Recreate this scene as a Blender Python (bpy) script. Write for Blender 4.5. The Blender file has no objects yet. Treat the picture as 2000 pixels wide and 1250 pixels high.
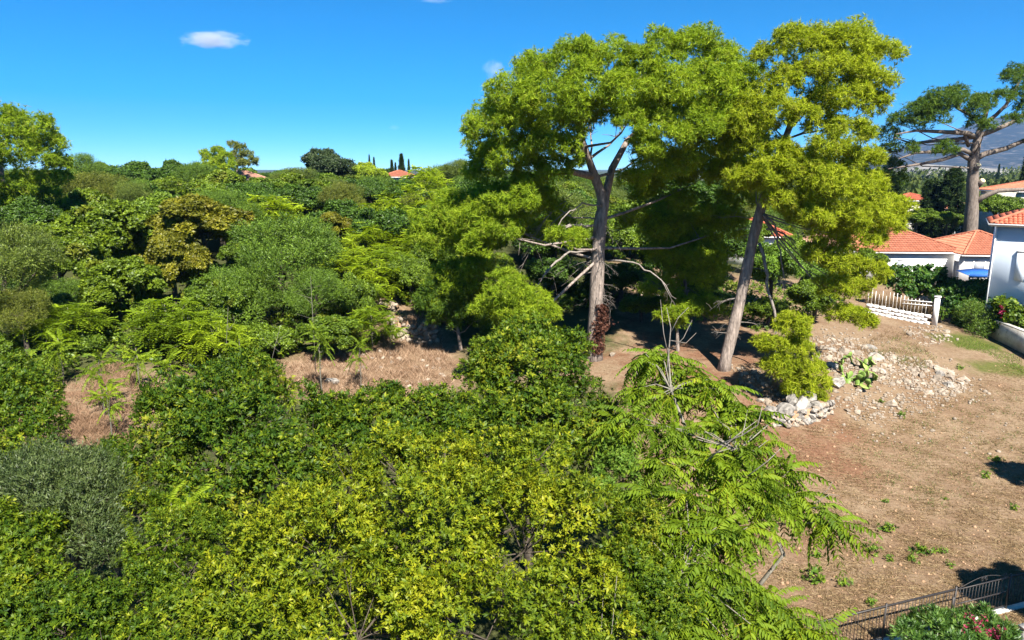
import bpy, math, random
import numpy as np
from mathutils import Vector, Matrix

sc = bpy.context.scene
col = sc.collection
R = math.radians
rng = np.random.default_rng(7)
random.seed(7)

# ------------------------------------------------------------------ camera
CAM_H, PITCH, F = 12.6, R(12.0), 1387.0          # F in pixels of a 2000 px wide frame
cam_d = bpy.data.cameras.new('camera')
cam = bpy.data.objects.new('camera', cam_d)
col.objects.link(cam)
cam.location = (0, 0, CAM_H)
cam.rotation_euler = (math.pi / 2 - PITCH, 0, 0)
cam_d.sensor_width = 36.0
cam_d.lens = 36.0 * F / 2000.0
cam_d.clip_start = 0.1
cam_d.clip_end = 30000
sc.camera = cam

# ------------------------------------------------------------------ light
SUN_EL = R(50)
SUN_AZ = (0.32, -0.947)                            # horizontal direction towards the sun
n_ = math.hypot(*SUN_AZ)
to_sun = Vector((SUN_AZ[0] / n_ * math.cos(SUN_EL), SUN_AZ[1] / n_ * math.cos(SUN_EL), math.sin(SUN_EL)))
sun_d = bpy.data.lights.new('sun', 'SUN')
sun_d.energy = 5.0
sun_d.angle = R(0.53)
sun_d.color = (1.0, 0.95, 0.86)
sun = bpy.data.objects.new('sun', sun_d)
col.objects.link(sun)
sun.rotation_euler = to_sun.to_track_quat('Z', 'Y').to_euler()
sun.location = to_sun * 100

world = bpy.data.worlds.new('World')
sc.world = world
world.use_nodes = True
wn = world.node_tree.nodes
wl = world.node_tree.links
wn.clear()
sky = wn.new('ShaderNodeTexSky')
sky.sky_type = 'NISHITA'
sky.sun_disc = False
sky.sun_elevation = SUN_EL
sky.sun_rotation = math.atan2(to_sun.x, to_sun.y)
sky.altitude = 100
sky.air_density = 0.5
sky.dust_density = 0.0
sky.ozone_density = 10.0
hs = wn.new('ShaderNodeHueSaturation')
hs.inputs['Saturation'].default_value = 1.30
hs.inputs['Hue'].default_value = 0.487
bg = wn.new('ShaderNodeBackground')
bg.inputs['Strength'].default_value = 0.060
wo = wn.new('ShaderNodeOutputWorld')
wl.new(sky.outputs[0], hs.inputs['Color'])
wl.new(hs.outputs[0], bg.inputs['Color'])
wl.new(bg.outputs[0], wo.inputs['Surface'])

sc.view_settings.view_transform = 'Standard'
sc.view_settings.look = 'None'
sc.view_settings.gamma = 1.0
sc.view_settings.use_curve_mapping = False
sc.view_settings.exposure = 1.7
sc.render.engine = 'CYCLES'
cy = sc.cycles
cy.max_bounces = 4
cy.diffuse_bounces = 1
cy.glossy_bounces = 1
cy.transmission_bounces = 2
cy.transparent_max_bounces = 8
cy.volume_bounces = 0
cy.use_denoising = True
cy.denoiser = 'OPENIMAGEDENOISE'
cy.sample_clamp_indirect = 6
cy.caustics_reflective = False
cy.caustics_refractive = False

# ------------------------------------------------------------------ projection helpers
cp, sp = math.cos(PITCH), math.sin(PITCH)
def ray(px, py):
    r = (np.asarray(px, float) - 1000) / F
    u = (625 - np.asarray(py, float)) / F
    return np.stack([r, cp + u * sp, -sp + u * cp], -1)
def at(px, py, Y):
    d = ray(px, py)
    t = np.asarray(Y, float) / d[..., 1]
    return np.array([0, 0, CAM_H]) + d * t[..., None]
def scale_at(px, py, Y):                          # metres per photo pixel
    return float(Y / ray(px, py)[1] / F)

# ------------------------------------------------------------------ terrain
CT = []                                           # control points x, y, z
def ctp(px, py, Y, dz=0):
    p = at(px, py, Y); CT.append((p[0], p[1], p[2] + dz))
for x, y, z in [(-30, -20, 0), (0, -20, 0), (30, -20, 0), (-60, -20, .5), (60, -20, 0), (0, 5, 0), (12, 8, 0), (-10, 10, .3),
                (14, 18, 0), (8, 16, 0), (20, 20, 0), (12, 24, 0), (18, 30, .1), (24, 28, .1), (30, 30, .3), (-12, 20, .9), (0, 22, .5),
                (-40, 20, 1.0), (60, 30, .5), (50, 50, 1.2), (60, 80, 1.2), (33, 46, 1.0), (31, 52, 1.5), (36, 62, 1.9), (44, 62, 1.9),
                (40, 72, 1.9), (30, 80, 2.2), (44, 95, 1.2), (20, 60, 3.0), (12, 58, 3.8), (18, 75, 3.6), (25, 100, 2.8),
                (-10, 60, 5.2), (-30, 60, 5.0), (-55, 60, 4.6), (-70, 40, 2.8), (-10, 80, 6.6), (-40, 80, 6.3), (10, 85, 5.2),
                (-10, 110, 8.2), (-50, 110, 8.0), (-90, 100, 7.0), (10, 120, 7.0), (40, 130, 1.5), (80, 130, 0.5), (-20, 150, 8.8),
                (-70, 150, 8.5), (-120, 60, 4.5), (-120, 150, 8.), (30, 160, 3.0), (0, 170, 8.0), (100, 60, .8), (100, 0, 0), (-110, 0, .6),
                (5, 30, 1.2), (19, 40, 1.9), (24, 44, 1.6), (26, 38, .6), (22, 35, .5), (28, 46, 1.25)]:
    CT.append((x, y, z))
ctp(1410, 722, 37); ctp(1165, 705, 39); ctp(1220, 730, 36); ctp(720, 725, 36.5); ctp(740, 790, 32.5); ctp(790, 690, 40, -.2)
ctp(745, 560, 50); ctp(750, 610, 45); ctp(190, 790, 30); ctp(220, 725, 34); ctp(600, 730, 36); ctp(1640, 700, 40); ctp(1320, 640, 44, -.3)
ctp(1480, 740, 35.5); ctp(1700, 680, 43)
CT = np.array(CT)
def _phi(r2): return np.where(r2 > 1e-9, .5 * r2 * np.log(np.maximum(r2, 1e-9)), 0)
_d2 = ((CT[:, None, :2] - CT[None, :, :2]) ** 2).sum(-1)
_n = len(CT)
_A = np.zeros((_n + 3, _n + 3)); _A[:_n, :_n] = _phi(_d2) + np.eye(_n) * 6.0
_P = np.c_[np.ones(_n), CT[:, :2]]; _A[:_n, _n:] = _P; _A[_n:, :_n] = _P.T
_w = np.linalg.solve(_A, np.r_[CT[:, 2], 0, 0, 0])
def tps(x, y):
    out = _w[_n] + _w[_n + 1] * x + _w[_n + 2] * y
    for i in range(_n):
        out = out + _w[i] * _phi((x - CT[i, 0]) ** 2 + (y - CT[i, 1]) ** 2)
    return out
def h_raw(x, y):
    z = tps(np.clip(x, -125, 105), np.clip(y, -22, 170))
    d = np.hypot(x, y - 40)
    k = np.clip((d - 115) / 250, 0, 1); k = k * k * (3 - 2 * k)
    z = z * (1 - k)
    z += .06 * np.sin(x * 1.1 + y * .4) * np.sin(y * .9 - x * .3) + .03 * np.sin(x * 2.7) * np.sin(y * 2.3 + x)
    return z
GX0, GY0, GS = -130., -25., .6
_gx = np.arange(GX0, 130.1, GS); _gy = np.arange(GY0, 200.1, GS)
_HG = h_raw(*np.meshgrid(_gx, _gy, indexing='ij'))
def H(x, y, exact=True):
    x = np.asarray(x, float); y = np.asarray(y, float)
    fx = np.clip((x - GX0) / GS, 0, len(_gx) - 1.001); fy = np.clip((y - GY0) / GS, 0, len(_gy) - 1.001)
    i = fx.astype(int); j = fy.astype(int); a = fx - i; b = fy - j
    g = (_HG[i, j] * (1 - a) * (1 - b) + _HG[i + 1, j] * a * (1 - b) + _HG[i, j + 1] * (1 - a) * b + _HG[i + 1, j + 1] * a * b)
    out = (x < GX0) | (x > 129) | (y < GY0) | (y > 199)
    if exact and np.any(out):
        g = np.array(g, float); x, y = np.broadcast_arrays(x, y)
        g[out] = h_raw(x[out], y[out])
    return g
_T = np.concatenate([np.arange(10, 70, .25), np.arange(70, 180, 1.5)])
def ground_at(px, py):
    d = ray(np.atleast_1d(px), np.atleast_1d(py))
    P = np.array([0, 0, CAM_H]) + d[:, None, :] * _T[None, :, None]
    below = P[..., 2] < H(P[..., 0], P[..., 1], False)
    k = np.where(below.any(1), below.argmax(1), len(_T) - 1)
    q = P[np.arange(len(k)), k]
    q[:, 2] = H(q[:, 0], q[:, 1])
    return q

def in_poly(px, py, poly):
    c = np.zeros(len(px), bool); j = len(poly) - 1
    for i in range(len(poly)):
        xi, yi = poly[i]; xj, yj = poly[j]
        c ^= ((yi > py) != (yj > py)) & (px < (xj - xi) * (py - yi) / (yj - yi + 1e-9) + xi); j = i
    return c

# ------------------------------------------------------------------ mesh helpers
def unit(v):
    v = np.asarray(v, float)
    return v / np.maximum(np.linalg.norm(v, axis=-1, keepdims=True), 1e-9)
def frames(d, roll=None, up=(0, 0, 1)):
    """rotation matrices whose columns are X along d, Z near up"""
    d = unit(d)
    upv = np.broadcast_to(np.asarray(up, float), d.shape)
    y = np.cross(upv, d)
    bad = np.linalg.norm(y, axis=-1) < 1e-4
    y[bad] = (0, 1, 0)
    y = unit(y); z = np.cross(d, y)
    if roll is not None:
        c, s = np.cos(roll)[:, None], np.sin(roll)[:, None]
        y, z = c * y + s * z, -s * y + c * z
    return np.stack([d, y, z], -1)
class MB:
    def __init__(self): self.V = []; self.F = {}; self.T = []; self.n = 0
    def add(self, V, F, tint=None):
        V = np.asarray(V, float).reshape(-1, 3)
        Fs = F if isinstance(F, list) and len(F) and isinstance(F[0], np.ndarray) else [np.asarray(F)]
        for f in Fs:
            self.F.setdefault(f.shape[1], []).append(f + self.n)
        self.V.append(V)
        if tint is None: tint = np.zeros((len(V), 3))
        self.T.append(np.broadcast_to(np.asarray(tint, float), (len(V), 3)))
        self.n += len(V)
    def inst(self, tV, tF, P, M, S, tT=None, iT=None):
        """copies of a template; P positions, M matrices, S scales (n,) or (n,3)"""
        P = np.asarray(P, float); n = len(P); k = len(tV)
        S = np.asarray(S, float)
        if S.ndim == 1: S = np.repeat(S[:, None], 3, 1)
        V = np.einsum('nij,nkj->nki', M, tV[None] * S[:, None, :]) + P[:, None]
        T = np.zeros((n, k, 3))
        if iT is not None: T += iT[:, None, :]
        if tT is not None: T += tT[None]
        off = (np.arange(n) * k)[:, None, None]
        Fs = [(f[None] + off).reshape(-1, f.shape[1]) for f in (tF if isinstance(tF, list) else [tF])]
        self.add(V.reshape(-1, 3), Fs, T.reshape(-1, 3))
    def box(self, c, s, rz=0, tint=None):
        c = np.asarray(c, float); s = np.asarray(s, float) / 2
        v = np.array([[x, y, z] for z in (-1, 1) for y in (-1, 1) for x in (-1, 1)], float) * s
        ca, sa = math.cos(rz), math.sin(rz)
        v = np.c_[v[:, 0] * ca - v[:, 1] * sa, v[:, 0] * sa + v[:, 1] * ca, v[:, 2]] + c
        self.add(v, np.array([[0, 2, 3, 1], [4, 5, 7, 6], [0, 1, 5, 4], [2, 6, 7, 3], [0, 4, 6, 2], [1, 3, 7, 5]]), tint)
        return self
    def tube(self, pts, rad, n=6, tint=None, cap=True):
        p = np.asarray(pts, float); k = len(p)
        rad = np.broadcast_to(np.asarray(rad, float), (k,))
        t = np.gradient(p, axis=0); t = unit(t)
        ref = np.array([0, 0, 1.]) if abs(t[0, 2]) < .9 else np.array([1., 0, 0])
        a = np.arange(n) / n * 2 * math.pi
        V = []
        x = unit(np.cross(ref, t[0]))
        for i in range(k):
            x = unit(x - t[i] * (x @ t[i])); y = np.cross(t[i], x)
            V.append(p[i] + rad[i] * (np.cos(a)[:, None] * x + np.sin(a)[:, None] * y))
        V = np.concatenate(V)
        i0 = (np.arange(k - 1)[:, None] * n + np.arange(n)[None]).ravel()
        i1 = (np.arange(k - 1)[:, None] * n + (np.arange(n)[None] + 1) % n).ravel()
        Fs = [np.stack([i0, i1, i1 + n, i0 + n], -1)]
        if cap: Fs.append(np.array([np.arange(n) + (k - 1) * n])); Fs.append(np.array([np.arange(n)[::-1]]))
        self.add(V, Fs, tint)
        return self
    def mesh(self, name, mat, smooth=False):
        me = bpy.data.meshes.new(name)
        V = np.concatenate(self.V) if self.V else np.zeros((0, 3))
        me.vertices.add(len(V)); me.vertices.foreach_set('co', V.ravel().astype(np.float32))
        loops = []; starts = []; tot = 0
        for k, L in self.F.items():
            f = np.concatenate(L)
            loops.append(f.ravel()); starts.append(tot + np.arange(len(f)) * k); tot += f.size
        loops = np.concatenate(loops); starts = np.concatenate(starts)
        me.loops.add(len(loops)); me.loops.foreach_set('vertex_index', loops.astype(np.int32))
        me.polygons.add(len(starts)); me.polygons.foreach_set('loop_start', starts.astype(np.int32))
        me.update(calc_edges=True)
        T = np.concatenate(self.T)
        if T.any():
            at_ = me.attributes.new('tint', 'FLOAT_VECTOR', 'POINT')
            at_.data.foreach_set('vector', T.ravel().astype(np.float32))
        if smooth: me.polygons.foreach_set('use_smooth', np.ones(len(starts), bool))
        if mat: me.materials.append(mat)
        return me
    def build(self, name, mat, parent=None, smooth=False):
        return link(name, self.mesh(name, mat, smooth), parent)
def link(name, me, parent=None, mat=None):
    o = bpy.data.objects.new(name, me); col.objects.link(o)
    if parent is not None: o.parent = parent
    if mat is not None: o.color = (*MIDC[mat.name], 1)      # leaf colour of this copy
    return o
def tag(o, label=None, cat=None, group=None, kind=None):
    if label: o['label'] = label
    if cat: o['category'] = cat
    if group: o['group'] = group
    if kind: o['kind'] = kind
    return o
def empty(name, loc, label, cat, group=None, rz=0, s=1):
    o = bpy.data.objects.new(name, None); col.objects.link(o)
    o.location = [float(v) for v in loc]; o.rotation_euler = (0, 0, rz); o.empty_display_size = .2
    o.scale = (s, s, s)
    return tag(o, label, cat, group)

# ------------------------------------------------------------------ materials
MIDC = {}
def nodes(name):
    m = bpy.data.materials.new(name); m.use_nodes = True
    nt = m.node_tree; nt.nodes.clear()
    return m, nt.nodes, nt.links, nt.nodes.new('ShaderNodeOutputMaterial')
def ramp(N, stops, interp='LINEAR'):
    r = N.new('ShaderNodeValToRGB'); e = r.color_ramp.elements
    r.color_ramp.interpolation = interp
    while len(e) < len(stops): e.new(.5)
    for i, (p, c) in enumerate(stops):
        e[i].position = p; e[i].color = (*c, 1)
    return r
def leaf_mat(name, stops, trans=.3, rough=.5, spec=.35, patch=(.0, None), transcol=1.5):
    """leaf colour from the per-leaf tint (x), patches of another hue from tint y"""
    MIDC[name] = [float(np.interp(.5, [q[0] for q in stops], [q[1][j] for q in stops])) for j in range(3)]
    m, N, L, out = nodes(name)
    a = N.new('ShaderNodeAttribute'); a.attribute_name = 'tint'
    sx = N.new('ShaderNodeSeparateXYZ'); L.new(a.outputs['Vector'], sx.inputs[0])
    oi = N.new('ShaderNodeObjectInfo')
    ad = N.new('ShaderNodeMath'); ad.operation = 'MULTIPLY_ADD'; ad.inputs[1].default_value = .16; L.new(oi.outputs['Random'], ad.inputs[0]); L.new(sx.outputs['X'], ad.inputs[2])
    sb = N.new('ShaderNodeMath'); sb.operation = 'SUBTRACT'; sb.inputs[1].default_value = .08; L.new(ad.outputs[0], sb.inputs[0])
    r = ramp(N, stops); L.new(sb.outputs[0], r.inputs[0])
    c = r.outputs[0]
    if patch[1]:
        mx = N.new('ShaderNodeMix'); mx.data_type = 'RGBA'
        mr = N.new('ShaderNodeMapRange'); mr.inputs['From Min'].default_value = patch[0]; mr.inputs['From Max'].default_value = patch[0] + .3
        L.new(sx.outputs['Y'], mr.inputs['Value']); L.new(mr.outputs[0], mx.inputs['Factor'])
        L.new(c, mx.inputs['A']); mx.inputs['B'].default_value = (*patch[1], 1); c = mx.outputs['Result']
    p = N.new('ShaderNodeBsdfPrincipled'); p.inputs['Roughness'].default_value = rough; p.inputs['Specular IOR Level'].default_value = spec
    L.new(c, p.inputs['Base Color'])
    tr = N.new('ShaderNodeBsdfTranslucent')
    g = N.new('ShaderNodeMix'); g.data_type = 'RGBA'; g.blend_type = 'MULTIPLY'; g.inputs['Factor'].default_value = 1
    g.inputs['B'].default_value = (transcol, transcol * 1.05, transcol * .45, 1); L.new(c, g.inputs['A']); L.new(g.outputs['Result'], tr.inputs['Color'])
    ms = N.new('ShaderNodeMixShader'); ms.inputs[0].default_value = trans
    L.new(p.outputs[0], ms.inputs[1]); L.new(tr.outputs[0], ms.inputs[2]); L.new(ms.outputs[0], out.inputs[0])
    return m
def tree_leaf_mat(name, trans=.25, rough=.5, spec=.28, patch=None):
    """leaf material of shared crowns: hue from the copy's own object colour, light and dark leaves from the tint"""
    m, N, L, out = nodes(name)
    a = N.new('ShaderNodeAttribute'); a.attribute_name = 'tint'
    sx = N.new('ShaderNodeSeparateXYZ'); L.new(a.outputs['Vector'], sx.inputs[0])
    oi = N.new('ShaderNodeObjectInfo')
    r = ramp(N, [(0, (.42, .46, .55)), (.5, (1, 1, 1)), (1, (1.95, 1.75, 1.7))]); L.new(sx.outputs['X'], r.inputs[0])
    g0 = N.new('ShaderNodeMix'); g0.data_type = 'RGBA'; g0.blend_type = 'MULTIPLY'; g0.inputs['Factor'].default_value = 1
    L.new(oi.outputs['Color'], g0.inputs['A']); L.new(r.outputs[0], g0.inputs['B']); c = g0.outputs['Result']
    if patch:
        mx = N.new('ShaderNodeMix'); mx.data_type = 'RGBA'
        mr = N.new('ShaderNodeMapRange'); mr.inputs['From Min'].default_value = patch[0]; mr.inputs['From Max'].default_value = patch[0] + .3
        L.new(sx.outputs['Y'], mr.inputs['Value']); L.new(mr.outputs[0], mx.inputs['Factor'])
        L.new(c, mx.inputs['A']); mx.inputs['B'].default_value = (*patch[1], 1); c = mx.outputs['Result']
    p = N.new('ShaderNodeBsdfPrincipled'); p.inputs['Roughness'].default_value = rough; p.inputs['Specular IOR Level'].default_value = spec
    L.new(c, p.inputs['Base Color'])
    tr = N.new('ShaderNodeBsdfTranslucent')
    g = N.new('ShaderNodeMix'); g.data_type = 'RGBA'; g.blend_type = 'MULTIPLY'; g.inputs['Factor'].default_value = 1
    g.inputs['B'].default_value = (1.5, 1.57, .68, 1); L.new(c, g.inputs['A']); L.new(g.outputs['Result'], tr.inputs['Color'])
    ms = N.new('ShaderNodeMixShader'); ms.inputs[0].default_value = trans
    L.new(p.outputs[0], ms.inputs[1]); L.new(tr.outputs[0], ms.inputs[2]); L.new(ms.outputs[0], out.inputs[0])
    return m
def rough_mat(name, c1, c2, scale=4., detail=6, rough=.85, bump=.3, bscale=None, stops=None, spec=.25, dist=.02, obj_random=0., stretch=None):
    m, N, L, out = nodes(name)
    tc = N.new('ShaderNodeTexCoord'); v = tc.outputs['Object']
    if stretch:
        mp = N.new('ShaderNodeMapping'); mp.inputs['Scale'].default_value = stretch; L.new(v, mp.inputs[0]); v = mp.outputs[0]
    nz = N.new('ShaderNodeTexNoise'); nz.inputs['Scale'].default_value = scale; nz.inputs['Detail'].default_value = detail; nz.inputs['Roughness'].default_value = .62
    L.new(v, nz.inputs['Vector'])
    r = ramp(N, stops or [(.3, c1), (.7, c2)]); L.new(nz.outputs[0], r.inputs[0])
    c = r.outputs[0]
    if obj_random:
        oi = N.new('ShaderNodeObjectInfo'); mr = N.new('ShaderNodeMapRange'); mr.inputs['To Min'].default_value = 1 - obj_random; mr.inputs['To Max'].default_value = 1 + obj_random
        L.new(oi.outputs['Random'], mr.inputs['Value'])
        mx = N.new('ShaderNodeMix'); mx.data_type = 'RGBA'; mx.blend_type = 'MULTIPLY'; mx.inputs['Factor'].default_value = 1
        L.new(c, mx.inputs['A']); L.new(mr.outputs[0], mx.inputs['B']); c = mx.outputs['Result']
    p = N.new('ShaderNodeBsdfPrincipled'); p.inputs['Roughness'].default_value = rough; p.inputs['Specular IOR Level'].default_value = spec
    L.new(c, p.inputs['Base Color'])
    if bump:
        n2 = N.new('ShaderNodeTexNoise'); n2.inputs['Scale'].default_value = bscale or scale * 3; n2.inputs['Detail'].default_value = 5; L.new(v, n2.inputs['Vector'])
        b = N.new('ShaderNodeBump'); b.inputs['Strength'].default_value = bump; b.inputs['Distance'].default_value = dist
        L.new(n2.outputs[0], b.inputs['Height']); L.new(b.outputs[0], p.inputs['Normal'])
    L.new(p.outputs[0], out.inputs[0])
    return m
M = {}
M['tree_leaf'] = tree_leaf_mat('tree_leaf', .22)
M['tree_leaf_patch'] = tree_leaf_mat('tree_leaf_patch', .24, patch=(.86, (.13, .105, .016)))
M['frond_leaf'] = tree_leaf_mat('frond_leaf', .36, .6, .15)
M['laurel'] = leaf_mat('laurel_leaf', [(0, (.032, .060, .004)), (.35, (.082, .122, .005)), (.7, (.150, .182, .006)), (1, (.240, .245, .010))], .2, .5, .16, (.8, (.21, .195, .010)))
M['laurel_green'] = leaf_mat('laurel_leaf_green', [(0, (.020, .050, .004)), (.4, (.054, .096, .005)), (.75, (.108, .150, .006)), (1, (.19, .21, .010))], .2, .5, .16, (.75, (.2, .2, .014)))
M['pine'] = leaf_mat('pine_needle', [(0, (0.073, 0.122, 0.008)), (.45, (0.183, 0.268, 0.012)), (1, (0.317, 0.393, 0.022))], .40, .6, .15, (.86, (.13, .085, .03)), transcol=1.35)
M['pine_yellow'] = leaf_mat('pine_needle_yellow', [(0, (0.104, 0.142, 0.008)), (.45, (0.237, 0.293, 0.012)), (1, (0.374, 0.420, 0.022))], .40, .6, .15, (.84, (.15, .10, .035)), transcol=1.35)
M['pine_dark'] = leaf_mat('pine_needle_dark', [(0, (.026, .060, .006)), (.5, (.066, .122, .009)), (1, (.140, .200, .016))], .3, .6, .2)
M['conifer'] = leaf_mat('conifer_needle', [(0, (.010, .022, .006)), (.6, (.020, .042, .009)), (1, (.05, .085, .016))], .15, .6, .2)
M['olive'] = leaf_mat('olive_leaf', [(0, (0.050, 0.082, 0.011)), (.5, (0.101, 0.140, 0.019)), (1, (0.189, 0.231, 0.041))], .2, .5, .35)
M['olive_green'] = leaf_mat('olive_leaf_green', [(0, (0.044, 0.087, 0.008)), (.5, (0.091, 0.157, 0.014)), (1, (0.175, 0.248, 0.028))], .2, .5, .35)
M['olive_brown'] = leaf_mat('olive_leaf_brown', [(0, (0.059, 0.076, 0.010)), (.5, (0.116, 0.137, 0.016)), (1, (0.201, 0.212, 0.029))], .2, .5, .3)
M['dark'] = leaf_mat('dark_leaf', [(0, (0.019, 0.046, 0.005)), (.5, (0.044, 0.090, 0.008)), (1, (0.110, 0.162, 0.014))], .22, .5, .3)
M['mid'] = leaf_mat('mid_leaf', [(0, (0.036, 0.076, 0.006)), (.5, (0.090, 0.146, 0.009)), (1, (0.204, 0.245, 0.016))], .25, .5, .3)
M['carob'] = leaf_mat('carob_leaf', [(0, (0.036, 0.072, 0.005)), (.5, (0.099, 0.150, 0.007)), (1, (0.208, 0.236, 0.012))], .25, .5, .3, (.7, (.15, .115, .018)))
M['bronze'] = leaf_mat('bronze_leaf', [(0, (.060, .068, .006)), (.5, (.130, .132, .008)), (1, (.220, .200, .014))], .25, .55, .3)
M['bronze_old'] = leaf_mat('bronze_old', [(0, (0.068, 0.068, 0.007)), (.5, (0.143, 0.127, 0.009)), (1, (0.237, 0.193, 0.019))], .25, .55, .3)
M['grey_dark'] = leaf_mat('grey_dark_leaf', [(0, (.016, .030, .010)), (.5, (.034, .055, .018)), (1, (.075, .095, .034))], .2, .5, .3)
M['ail'] = leaf_mat('ailanthus_leaf', [(0, (.050, .095, .006)), (.45, (.118, .180, .008)), (.85, (.175, .240, .010)), (1, (.30, .30, .02))], .36, .6, .14)
M['ail_yellow'] = leaf_mat('ailanthus_leaf_yellow', [(0, (0.091, 0.154, 0.006)), (.45, (0.173, 0.246, 0.010)), (.85, (0.276, 0.315, 0.023)), (1, (0.398, 0.390, 0.046))], .36, .45, .35)
M['vine'] = leaf_mat('vine_leaf', [(0, (.020, .060, .008)), (.5, (.048, .115, .012)), (.9, (.11, .19, .018)), (1, (.24, .26, .03))], .3, .5, .35)
M['far_green'] = leaf_mat('far_green_leaf', [(0, (.016, .030, .007)), (.5, (.034, .052, .010)), (1, (.065, .082, .016))], .1, .6, .1)
M['olive_dark'] = leaf_mat('olive_dark_leaf', [(0, (.026, .044, .010)), (.5, (.058, .084, .020)), (1, (.120, .150, .045))], .15, .5, .3)
M['palm'] = leaf_mat('palm_leaf', [(0, (.06, .085, .028)), (.6, (.12, .15, .055)), (1, (.19, .215, .10))], .2, .5, .35)
M['oleander'] = leaf_mat('oleander_leaf', [(0, (.03, .075, .012)), (.6, (.075, .150, .020)), (1, (.15, .23, .04))], .25, .45, .4)
M['flower'] = leaf_mat('pink_petal', [(0, (.22, .010, .05)), (.6, (.36, .022, .09)), (1, (.50, .08, .17))], .3, .6, .2)
M['weed'] = leaf_mat('weed_leaf', [(0, (.045, .095, .010)), (.6, (.10, .18, .016)), (1, (.20, .25, .03))], .3, .55, .2)
M['cactus'] = leaf_mat('cactus_skin', [(0, (.10, .17, .03)), (.6, (.17, .26, .05)), (1, (.28, .36, .08))], .08, .5, .35)
M['straw'] = leaf_mat('dry_straw', [(0, (.11, .062, .032)), (.5, (.21, .14, .072)), (1, (.38, .29, .165))], .2, .7, .15, transcol=1.1)
M['pink_straw'] = leaf_mat('pink_dry_grass', [(0, (.14, .080, .045)), (.5, (.30, .185, .115)), (1, (.50, .36, .25))], .2, .7, .15, transcol=1.1)
M['dead_leaf'] = leaf_mat('dead_red_leaf', [(0, (.055, .020, .013)), (.6, (.105, .042, .028)), (1, (.17, .08, .052))], .2, .7, .15, transcol=1.1)
M['needle_litter'] = leaf_mat('pine_needle_litter', [(0, (.10, .045, .026)), (.6, (.18, .090, .050)), (1, (.28, .16, .09))], .1, .8, .1, transcol=1.)
M['bark'] = rough_mat('pine_bark', (.085, .066, .055), (.36, .295, .25), 5, 8, .9, .8, 14, dist=.05, stretch=(1.6, 1.6, .35))
M['bark_dark'] = rough_mat('tree_bark', (.035, .027, .02), (.10, .08, .06), 6, 6, .9, .5, 20)
M['bark_grey'] = rough_mat('grey_bark', (.085, .066, .054), (.22, .18, .15), 5, 8, .9, .8, 12, dist=.05, stretch=(1.4, 1.4, .4))
M['dead_wood'] = rough_mat('dead_wood', (.11, .092, .078), (.27, .235, .205), 9, 5, .9, .3, 30)
M['ail_bark'] = rough_mat('pale_ailanthus_bark', (.09, .08, .06), (.22, .20, .16), 9, 5, .85, .2, 30)
M['stone'] = rough_mat('limestone', (.15, .118, .086), (.37, .305, .24), 3, 8, .92, .6, 9, obj_random=.28, dist=.04)
M['stone_grey'] = rough_mat('grey_limestone', (.055, .05, .046), (.42, .38, .33), 2.4, 8, .92, .6, 8, obj_random=.25, dist=.05)
M['earth'] = rough_mat('packed_earth', (.20, .115, .062), (.36, .235, .145), 3, 8, .95, .6, 9)
M['iron'] = rough_mat('black_iron', (.012, .010, .010), (.035, .028, .024), 20, 4, .55, .1, spec=.5)
M['white_wall'] = rough_mat('white_plaster', (.72, .70, .68), (.82, .81, .79), .8, 6, .9, .15, 25, dist=.01)
M['white_paint'] = rough_mat('white_paint', (.66, .62, .58), (.80, .78, .75), 4, 6, .8, .2, 20, dist=.01)
M['blue_wall'] = rough_mat('pale_blue_plaster', (.66, .75, .85), (.72, .80, .88), .7, 6, .9, .15, 25, dist=.01)
M['old_wall'] = rough_mat('weathered_whitewash', (.42, .38, .33), (.72, .69, .64), 1.8, 8, .95, .4, 10, dist=.02)
M['tile'] = rough_mat('terracotta_tile', (.28, .092, .050), (.44, .170, .100), 2.2, 8, .85, .2, 20, obj_random=.15)
M['tile_pale'] = rough_mat('faded_terracotta_tile', (.34, .175, .118), (.46, .27, .195), 2, 8, .85, .2, 20)
M['tile_red'] = rough_mat('red_terracotta_tile', (.34, .080, .042), (.48, .140, .080), 2.5, 8, .85, .2, 20, obj_random=.2)
M['gutter'] = rough_mat('white_gutter', (.68, .67, .66), (.78, .77, .76), 3, 3, .5, 0)
M['frame_white'] = rough_mat('white_joinery', (.70, .70, .70), (.80, .80, .80), 3, 3, .5, 0)
M['shutter_grey'] = rough_mat('grey_joinery', (.22, .24, .28), (.30, .32, .36), 3, 3, .5, 0)
M['blue_cloth'] = rough_mat('blue_canvas', (.012, .075, .30), (.02, .11, .40), 3, 4, .7, .1)
M['block'] = rough_mat('whitewashed_block', (.60, .55, .49), (.80, .77, .73), 3, 7, .92, .4, 20, obj_random=.08, dist=.015)
M['cut_wood'] = rough_mat('cut_wood', (.55, .42, .22), (.70, .57, .34), 8, 3, .8, 0)
M['dish'] = rough_mat('white_dish', (.72, .72, .72), (.8, .8, .8), 3, 3, .5, 0)
def glass_mat():
    m, N, L, out = nodes('dark_window_glass')
    p = N.new('ShaderNodeBsdfPrincipled'); p.inputs['Base Color'].default_value = (.03, .035, .045, 1); p.inputs['Roughness'].default_value = .08
    L.new(p.outputs[0], out.inputs[0]); return m
M['glass'] = glass_mat()

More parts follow.
